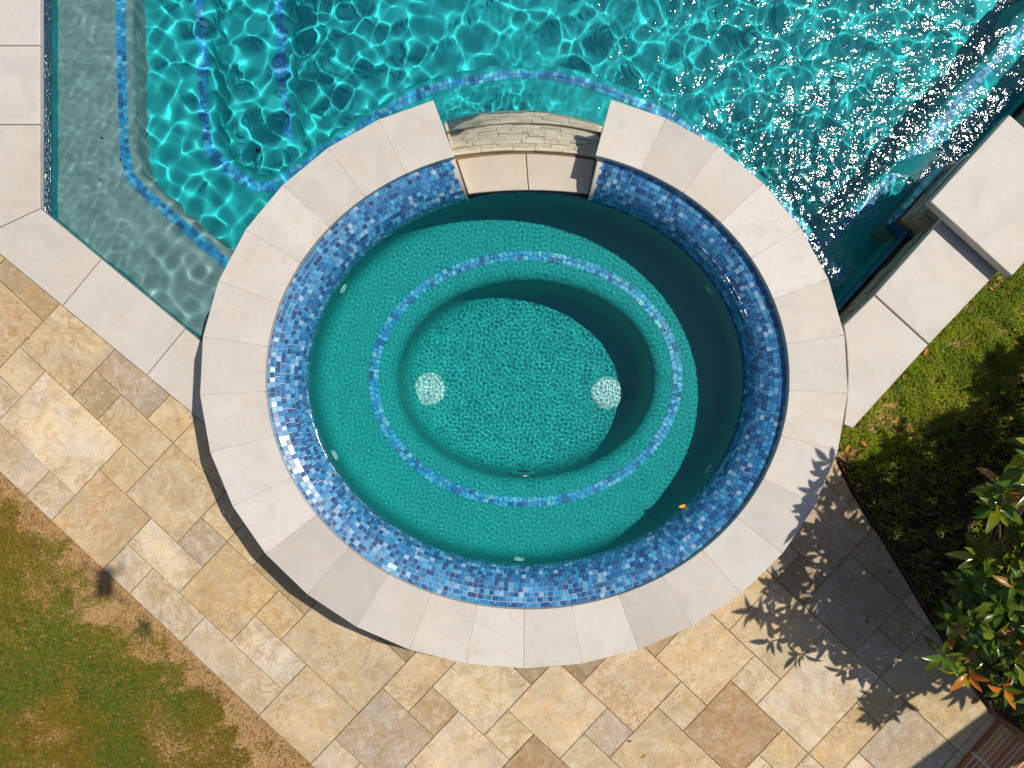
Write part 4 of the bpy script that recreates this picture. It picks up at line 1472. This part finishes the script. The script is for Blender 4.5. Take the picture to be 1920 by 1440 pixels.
# tuft growing in the bare strip
px, py = 268, 1178
c0 = P(px, py)
n = 90
tx_ = c0.x+rng.normal(0, 0.012, n); ty_ = c0.y+rng.normal(0, 0.012, n)
cg = np.array((0.11, 0.115, 0.03))*rng.uniform(0.6, 1.4, (n, 1))
tf = obj('grass_tuft', blades('grass_tuft', tx_-c0.x, ty_-c0.y, np.full(n, 0.0), rng.uniform(0.05, 0.11, n), rng.uniform(0.0025, 0.004, n), rng.uniform(0.75, 0.98, n), cg, 9), None, (c0.x, c0.y, -0.03))
tag(tf, 'spiky grey green grass tuft alone on the bare earth strip', 'grass')

# ------------------------------------------------------------------ magnolia shrubs
def leaf_mesh(name, L, W, fold, curl, mat):
    V, F = [], []
    prof = [(0.0, 0.10), (0.10, 0.38), (0.28, 0.86), (0.48, 1.0), (0.68, 0.84), (0.86, 0.46), (1.0, 0.0)]
    for (s, w) in prof:
        x = s*L; z = -curl*s*s*L
        hw_ = w*W/2
        V += [(x, -hw_, z+fold*hw_), (x, 0, z), (x, hw_, z+fold*hw_)]
    for i in range(len(prof)-1):
        a = 3*i
        F += [(a, a+3, a+4, a+1), (a+1, a+4, a+5, a+2)]
    return mesh_from(name, V, F, mat, True)
LEAVES = [leaf_mesh('leaf', 0.098, 0.033, 0.55, 0.28, M_LEAF), leaf_mesh('leaf', 0.112, 0.036, 0.42, 0.45, M_LEAF), leaf_mesh('leaf', 0.084, 0.031, 0.65, 0.12, M_LEAF)]
def tube(path, r0, r1, sides=6):
    V, F = [], []
    for i, p in enumerate(path):
        a = path[max(i-1, 0)]; b = path[min(i+1, len(path)-1)]
        t = (b-a).normalized()
        s = t.cross(Vector((0.3, 0.9, 0.1))).normalized(); w = t.cross(s)
        r = r0+(r1-r0)*i/(len(path)-1)
        for k in range(sides):
            an = 2*math.pi*k/sides
            V.append(p+s*(r*math.cos(an))+w*(r*math.sin(an)))
    for i in range(len(path)-1):
        for k in range(sides):
            j = (k+1) % sides
            F.append((i*sides+k, i*sides+j, (i+1)*sides+j, (i+1)*sides+k))
    return V, F
# canopy positions: ground-plane pixel, height (from the shadows and the foliage in view)
rs = random.Random(5)
shade = [Vector(p) for p in ((1560, 868), (1640, 838), (1713, 806), (1827, 776), (1840, 690), (1920, 630), (2060, 560), (2200, 700), (2150, 1290), (1862, 1300), (1790, 1305), (1720, 1312), (1668, 1360), (1628, 1330), (1612, 1262), (1566, 1228), (1582, 1170), (1535, 1196), (1462, 1222), (1392, 1192), (1432, 1108), (1490, 1015), (1535, 940))]
LIM = [(0, 2050), (800, 1965), (860, 1900), (940, 1858), (1020, 1800), (1100, 1785), (1180, 1745), (1250, 1750), (1290, 1800), (1330, 1850), (1345, 1935), (3000, 1990)]
def seen_ok(w, pad=0.0):
    k = FPX/(CAM_H-w.z)
    px, py = 960+w.x*k, 720-w.y*k
    return px > float(np.interp(py, [q[0] for q in LIM], [q[1] for q in LIM]))+pad
def from_shadow(g, z):
    """point at height z whose shadow falls on ground pixel g"""
    w = P(g.x, g.y)
    k = z/SUN_D.z
    return Vector((w.x+SUN_D.x*k, w.y+SUN_D.y*k, z))
def canopy_point(z0, z1):
    for _ in range(400):
        g = Vector((rs.uniform(1380, 2200), rs.uniform(560, 1365)))
        if not inside(shade, g):
            continue
        w = from_shadow(g, rs.uniform(z0, z1))
        if seen_ok(w, 28) and w.x < 4.6:
            return w
    return None
def inside(poly, p):
    c_ = False
    for i in range(len(poly)):
        a, b = poly[i], poly[i-1]
        if (a.y > p.y) != (b.y > p.y) and p.x < (b.x-a.x)*(p.y-a.y)/(b.y-a.y)+a.x:
            c_ = not c_
    return c_
bases = [P(1790, 1110).to_2d(), P(1985, 985).to_2d(), P(2230, 700).to_2d()]
shr = [thing('magnolia_shrub', 'glossy magnolia shrub with orange brown leaves overhanging patio at lower right', 'shrub', (*bases[0], -0.03), 'magnolia shrubs in the planting bed'),
       thing('magnolia_shrub', 'glossy green magnolia shrub at the right edge above the orange leaved one', 'shrub', (*bases[1], -0.03), 'magnolia shrubs in the planting bed'),
       thing('magnolia_shrub', 'magnolia shrub beyond the right edge whose shadow darkens the weedy lawn', 'shrub', (*bases[2], -0.03), 'magnolia shrubs in the planting bed')]
fixed = [(1772, 1232, 1.00, 'g'), (1815, 1262, 0.95, 'o'), (1882, 1292, 0.85, 'o'), (1905, 1245, 1.0, 'g'), (1880, 938, 1.15, 'g'), (1912, 1040, 1.2, 'g'), (1908, 1120, 1.2, 'g'), (1915, 985, 1.1, 'g'),
         (1800, 1170, 0.7, 'g'), (1845, 1105, 0.65, 'g'), (1808, 1098, 0.45, 'g'), (1850, 1200, 0.8, 'g'), (1895, 1185, 0.9, 'g'), (1842, 1030, 0.4, 'g'), (1905, 905, 0.7, 'g')]
ros = []
for (a, b, z, k) in fixed:
    w = P(a, b, z); ros.append((w, k))
for (a, b, z) in ((1530, 925, 1.5), (1512, 982, 1.4), (1546, 892, 1.45), (1556, 868, 1.55), (1524, 955, 1.5), (1540, 945, 1.35)):
    w = P(a, b, Z_COP); k = (z-Z_COP)/SUN_D.z
    ros.append((Vector((w.x+SUN_D.x*k, w.y+SUN_D.y*k, z)), 'g'))
tries = 0
while len(ros) < 90 and tries < 20000:
    tries += 1
    w = canopy_point(0.95, 1.55)
    if w is None:
        continue
    if any((w-q[0]).length < 0.14 for q in ros):
        continue
    ros.append((w, 'g'))
cnt = [0, 0, 0]
branches = [[], [], []]
for (w, kind) in ros:
    i = min(range(3), key=lambda k: (bases[k]-w.to_2d()).length)
    nl = rs.randint(9, 12)
    if cnt[i]+nl > 300:
        j = [k for k in range(3) if cnt[k]+nl <= 300]
        if not j: continue
        i = min(j, key=lambda k: (bases[k]-w.to_2d()).length)
    cnt[i] += nl
    par = shr[i]
    out = Vector((w.x-bases[i].x, w.y-bases[i].y, 0.55)).normalized()
    ax = (out*0.6+Vector((0, 0, 1))*0.8).normalized()
    q0 = ax.to_track_quat('Z', 'Y')
    a0 = rs.random()*6.28
    for k in range(nl):
        f = k/(nl-1)
        az = a0+k*2.39996
        el = math.radians(62-78*f+rs.uniform(-12, 12))      # inner leaves upright, outer ones spread
        if kind == 'o' and k < 4:
            col = (0.62*rs.uniform(0.8, 1.1), 0.20*rs.uniform(0.7, 1.2), 0.02)
        elif rs.random() < 0.04:
            col = (0.40, 0.18, 0.03)
        else:
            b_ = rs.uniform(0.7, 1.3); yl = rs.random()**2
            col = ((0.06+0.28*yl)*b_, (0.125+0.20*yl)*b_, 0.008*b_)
        o = bpy.data.objects.new('leaf', rs.choice(LEAVES)); COL.objects.link(o); o.parent = par
        loc = w-Vector(WLOC[par.name])+(q0 @ Vector((0, 0, 1)))*(-0.05*f)
        d = q0 @ Vector((math.cos(az)*math.cos(el), math.sin(az)*math.cos(el), math.sin(el)))
        upv = q0 @ Vector((0, 0, 1))
        yv = upv.cross(d)
        if yv.length < 1e-3: yv = Vector((0, 1, 0))
        yv.normalize(); zv = d.cross(yv).normalized()
        roll = rs.uniform(-0.35, 0.35)
        yv, zv = yv*math.cos(roll)+zv*math.sin(roll), zv*math.cos(roll)-yv*math.sin(roll)
        m = Matrix((d, yv, zv)).transposed().to_4x4()
        sc_ = rs.uniform(0.85, 1.2)
        m = m @ Matrix.Scale(sc_, 4)
        m.translation = loc+d*0.012
        o.matrix_local = m
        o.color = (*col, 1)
    # branch to the tip
    base3 = Vector((bases[i].x+rs.uniform(-0.04, 0.04), bases[i].y+rs.uniform(-0.04, 0.04), 0.05+0.25*rs.random()))
    mid = base3.lerp(w, 0.55)+Vector((rs.uniform(-0.06, 0.06), rs.uniform(-0.06, 0.06), 0.08))
    pth = [base3, base3.lerp(mid, 0.5)+Vector((0, 0, 0.05)), mid, mid.lerp(w, 0.6), w]
    Vt, Ft = tube(pth, 0.011, 0.004)
    org = Vector(base3)
    obj('branch', mesh_from('branch', [p-org for p in Vt], Ft, M_BARK, True), par, org)
# the many smaller leaves behind the rosettes
inner = [[], [], []]
tries = 0
while sum(len(q) for q in inner) < 1000 and tries < 4000:
    tries += 1
    w = canopy_point(0.55, 1.5)
    if w is None:
        continue
    i = min(range(3), key=lambda k: (bases[k]-w.to_2d()).length)
    inner[i].append(w)
for i in range(3):
    src = [np.array([v.co[:] for v in m_.vertices]) for m_ in LEAVES]
    fq = np.array([f.vertices[:] for f in LEAVES[0].polygons])
    Vs, Fs, Cs = [], [], []
    off = 0
    for w in inner[i]:
        a0 = rs.random()*6.28
        ax = Vector((w.x-bases[i].x, w.y-bases[i].y, 0.9)).normalized()
        q0 = ax.to_track_quat('Z', 'Y')
        nl = rs.randint(7, 11)
        for k in range(nl):
            az = a0+k*2.39996; el = math.radians(60-80*k/nl+rs.uniform(-15, 15))
            d = q0 @ Vector((math.cos(az)*math.cos(el), math.sin(az)*math.cos(el), math.sin(el)))
            yv = (q0 @ Vector((0, 0, 1))).cross(d).normalized(); zv = d.cross(yv)
            A = np.array((d, yv, zv))
            v_ = rs.choice(src)*rs.uniform(0.85, 1.2)
            Vs.append(v_ @ A+np.array(w-WLOC[shr[i].name])); Fs.append(fq+off); off += len(v_)
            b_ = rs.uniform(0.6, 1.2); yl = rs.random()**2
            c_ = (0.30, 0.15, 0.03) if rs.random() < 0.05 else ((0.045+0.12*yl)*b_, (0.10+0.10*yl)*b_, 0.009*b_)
            Cs.append(np.repeat(np.array([c_]), len(v_), axis=0))
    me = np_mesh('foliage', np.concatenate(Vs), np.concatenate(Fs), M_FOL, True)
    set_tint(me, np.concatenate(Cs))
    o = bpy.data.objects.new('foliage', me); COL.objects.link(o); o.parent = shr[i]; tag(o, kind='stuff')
for i in range(3):
    Vt, Ft = tube([Vector((bases[i].x, bases[i].y, -0.05)), Vector((bases[i].x+0.01, bases[i].y, 0.12)), Vector((bases[i].x, bases[i].y+0.02, 0.36))], 0.034, 0.02, 9)
    org = Vector((bases[i].x, bases[i].y, -0.03))
    obj('trunk', mesh_from('trunk', [p-org for p in Vt], Ft, M_BARK, True), shr[i], org)

# ------------------------------------------------------------------ fallen leaves and specks
dry = leaf_mesh('fallen_leaf', 0.05, 0.018, 0.5, 0.25, M_DRY)
def fallen(w, rot, size, col, label, group=None, tilt=(0.1, 0.1), receiver=False):
    o = obj('fallen_leaf', dry, None, w, col, receiver)
    o.rotation_euler = (tilt[0], tilt[1], rot); o.scale = (size, size, size)
    tag(o, label, 'leaf', group)
fallen(P(1203, 1421, 0.006), 0.5, 0.9, (0.38, 0.24, 0.03), 'small yellow olive leaf on the tan pavers below the spa')
fallen(P(1176, 1391, 0.006), 0.15, 0.75, (0.16, 0.12, 0.07), 'grey brown twig like leaf on pavers beside the yellow leaf')
fallen(P(1624, 1160, 0.006), -1.2, 1.0, (0.22, 0.13, 0.05), 'brown leaf on shaded paver near the magnolia shadow')
fallen(P(1664, 1068, 0.006), -0.7, 1.2, (0.20, 0.11, 0.05), 'brown leaf on shaded pavers beside the metal edging')
fallen(P(1826, 1322, 0.012), 0.9, 1.2, (0.42, 0.28, 0.04), 'curled yellow leaf on sunlit paver corner by the edging')
fallen(P(1272, 950, Z_SW+0.012), 0.1, 1.15, (0.80, 0.38, 0.05), 'bright orange leaf floating on the spa water by mosaic')
fallen(PW(187, 256, Z_L+0.006, Z_PW), -0.5, 0.7, (0.07, 0.035, 0.02), 'dark brown leaf lying in the middle of the pool ledge', receiver=True)
fallen(PW(225, 301, Z_L+0.006, Z_PW), 1.2, 0.4, (0.07, 0.04, 0.03), 'tiny dark leaf on blue tile line of the ledge', receiver=True)
fallen(PW(188, 339, Z_L+0.006, Z_PW), 1.5, 0.4, (0.05, 0.03, 0.02), 'tiny dark leaf on the ledge below the brown one', receiver=True)
fallen(PW(478, 291, Z_B+0.006, Z_PW), 1.3, 1.1, (0.02, 0.03, 0.03), 'black leaf sunk on the pool step beside the spa', receiver=True)
fl_pts = [((1828, 563), 'orange leaf in grass just below the second wall cap'), ((1733, 668), 'orange leaf in grass beside the joint between wall caps'),
          ((1695, 712), 'orange leaf in grass by the middle of first wall cap'), ((1862, 545), 'orange leaf in grass near the pillar cap corner'),
          ((1593, 833), 'orange leaf in grass touching the spa coping below wall tip'), ((1626, 836), 'orange leaf in grass just right of the wall tip'),
          ((1703, 820), 'orange leaf at the edge of lit grass and shrub shade'), ((1664, 745), 'orange leaf in grass near the lower edge of wall cap'),
          ((1905, 640), 'orange leaf in grass at the right edge of the picture'), ((1590, 870), 'orange leaf in shaded grass where coping meets edging'),
          ((1804, 985), 'orange leaf on shaded mulch left of the shrubs'), ((1820, 1012), 'lower orange leaf on shaded mulch left of the shrubs'),
          ((1700, 1010), 'orange leaf on mulch close to the rusty edging'), ((1756, 905), 'orange leaf on dark mulch above the shrubs'),
          ((1735, 1030), 'orange leaf on mulch between edging and shrub'), ((1850, 860), 'orange leaf in dark shade near the right edge'),
          ((1893, 780), 'orange leaf in shaded grass at the far right edge')]
for ((a, b), lab) in fl_pts:
    fallen(P(a, b, 0.016), random.uniform(0, 6), random.uniform(0.6, 1.1), (0.60*random.uniform(0.6, 1.1), 0.20*random.uniform(0.6, 1.2), 0.03), lab, 'fallen leaves in the right lawn', (random.uniform(-0.5, 0.5), random.uniform(-0.5, 0.5)))

# ------------------------------------------------------------------ the drone that hovers above the lens; its blurred shadow falls on the patio edge
dr = thing('drone', 'small grey camera drone overhead, its blurred shadow on the patio edge', 'drone', (0, 0.02, CAM_H+0.04))
bz = CAM_H+0.075
prism('body', [(-0.038, -0.075), (0.038, -0.075), (0.045, 0.03), (0.030, 0.10), (-0.030, 0.10), (-0.045, 0.03)], bz+0.03, 0.06, M_GREYPL, dr, bev=0.012, color=(0.25, 0.25, 0.26), rnd=3)
for sx in (-1, 1):
    for sy in (-1, 1):
        Vt, Ft = tube([Vector((sx*0.03, sy*0.05, bz)), Vector((sx*0.09, sy*0.085+0.01, bz+0.008)), Vector((sx*0.12, sy*0.10+0.01, bz+0.012))], 0.008, 0.006, 8)
        org = Vector((sx*0.03, sy*0.05, bz))
        obj('arm', mesh_from('arm', [p-org for p in Vt], Ft, M_GREYPL), dr, org, color=(0.25, 0.25, 0.26))
        c3 = Vector((sx*0.12, sy*0.10+0.01, bz+0.03))
        a_ = random.uniform(0, 3.1)
        VV = []
        for (r_, w_) in ((-0.058, 0.003), (-0.02, 0.008), (0.0, 0.004), (0.02, 0.008), (0.058, 0.003)):
            for s_ in (-1, 1):
                VV.append((r_*math.cos(a_)-s_*w_*math.sin(a_), r_*math.sin(a_)+s_*w_*math.cos(a_), 0.0015*s_))
        obj('rotor_blade', mesh_from('rotor_blade', VV, [(2*k, 2*k+1, 2*k+3, 2*k+2) for k in range(4)], M_GREYPL), dr, c3, color=(0.12, 0.12, 0.13))
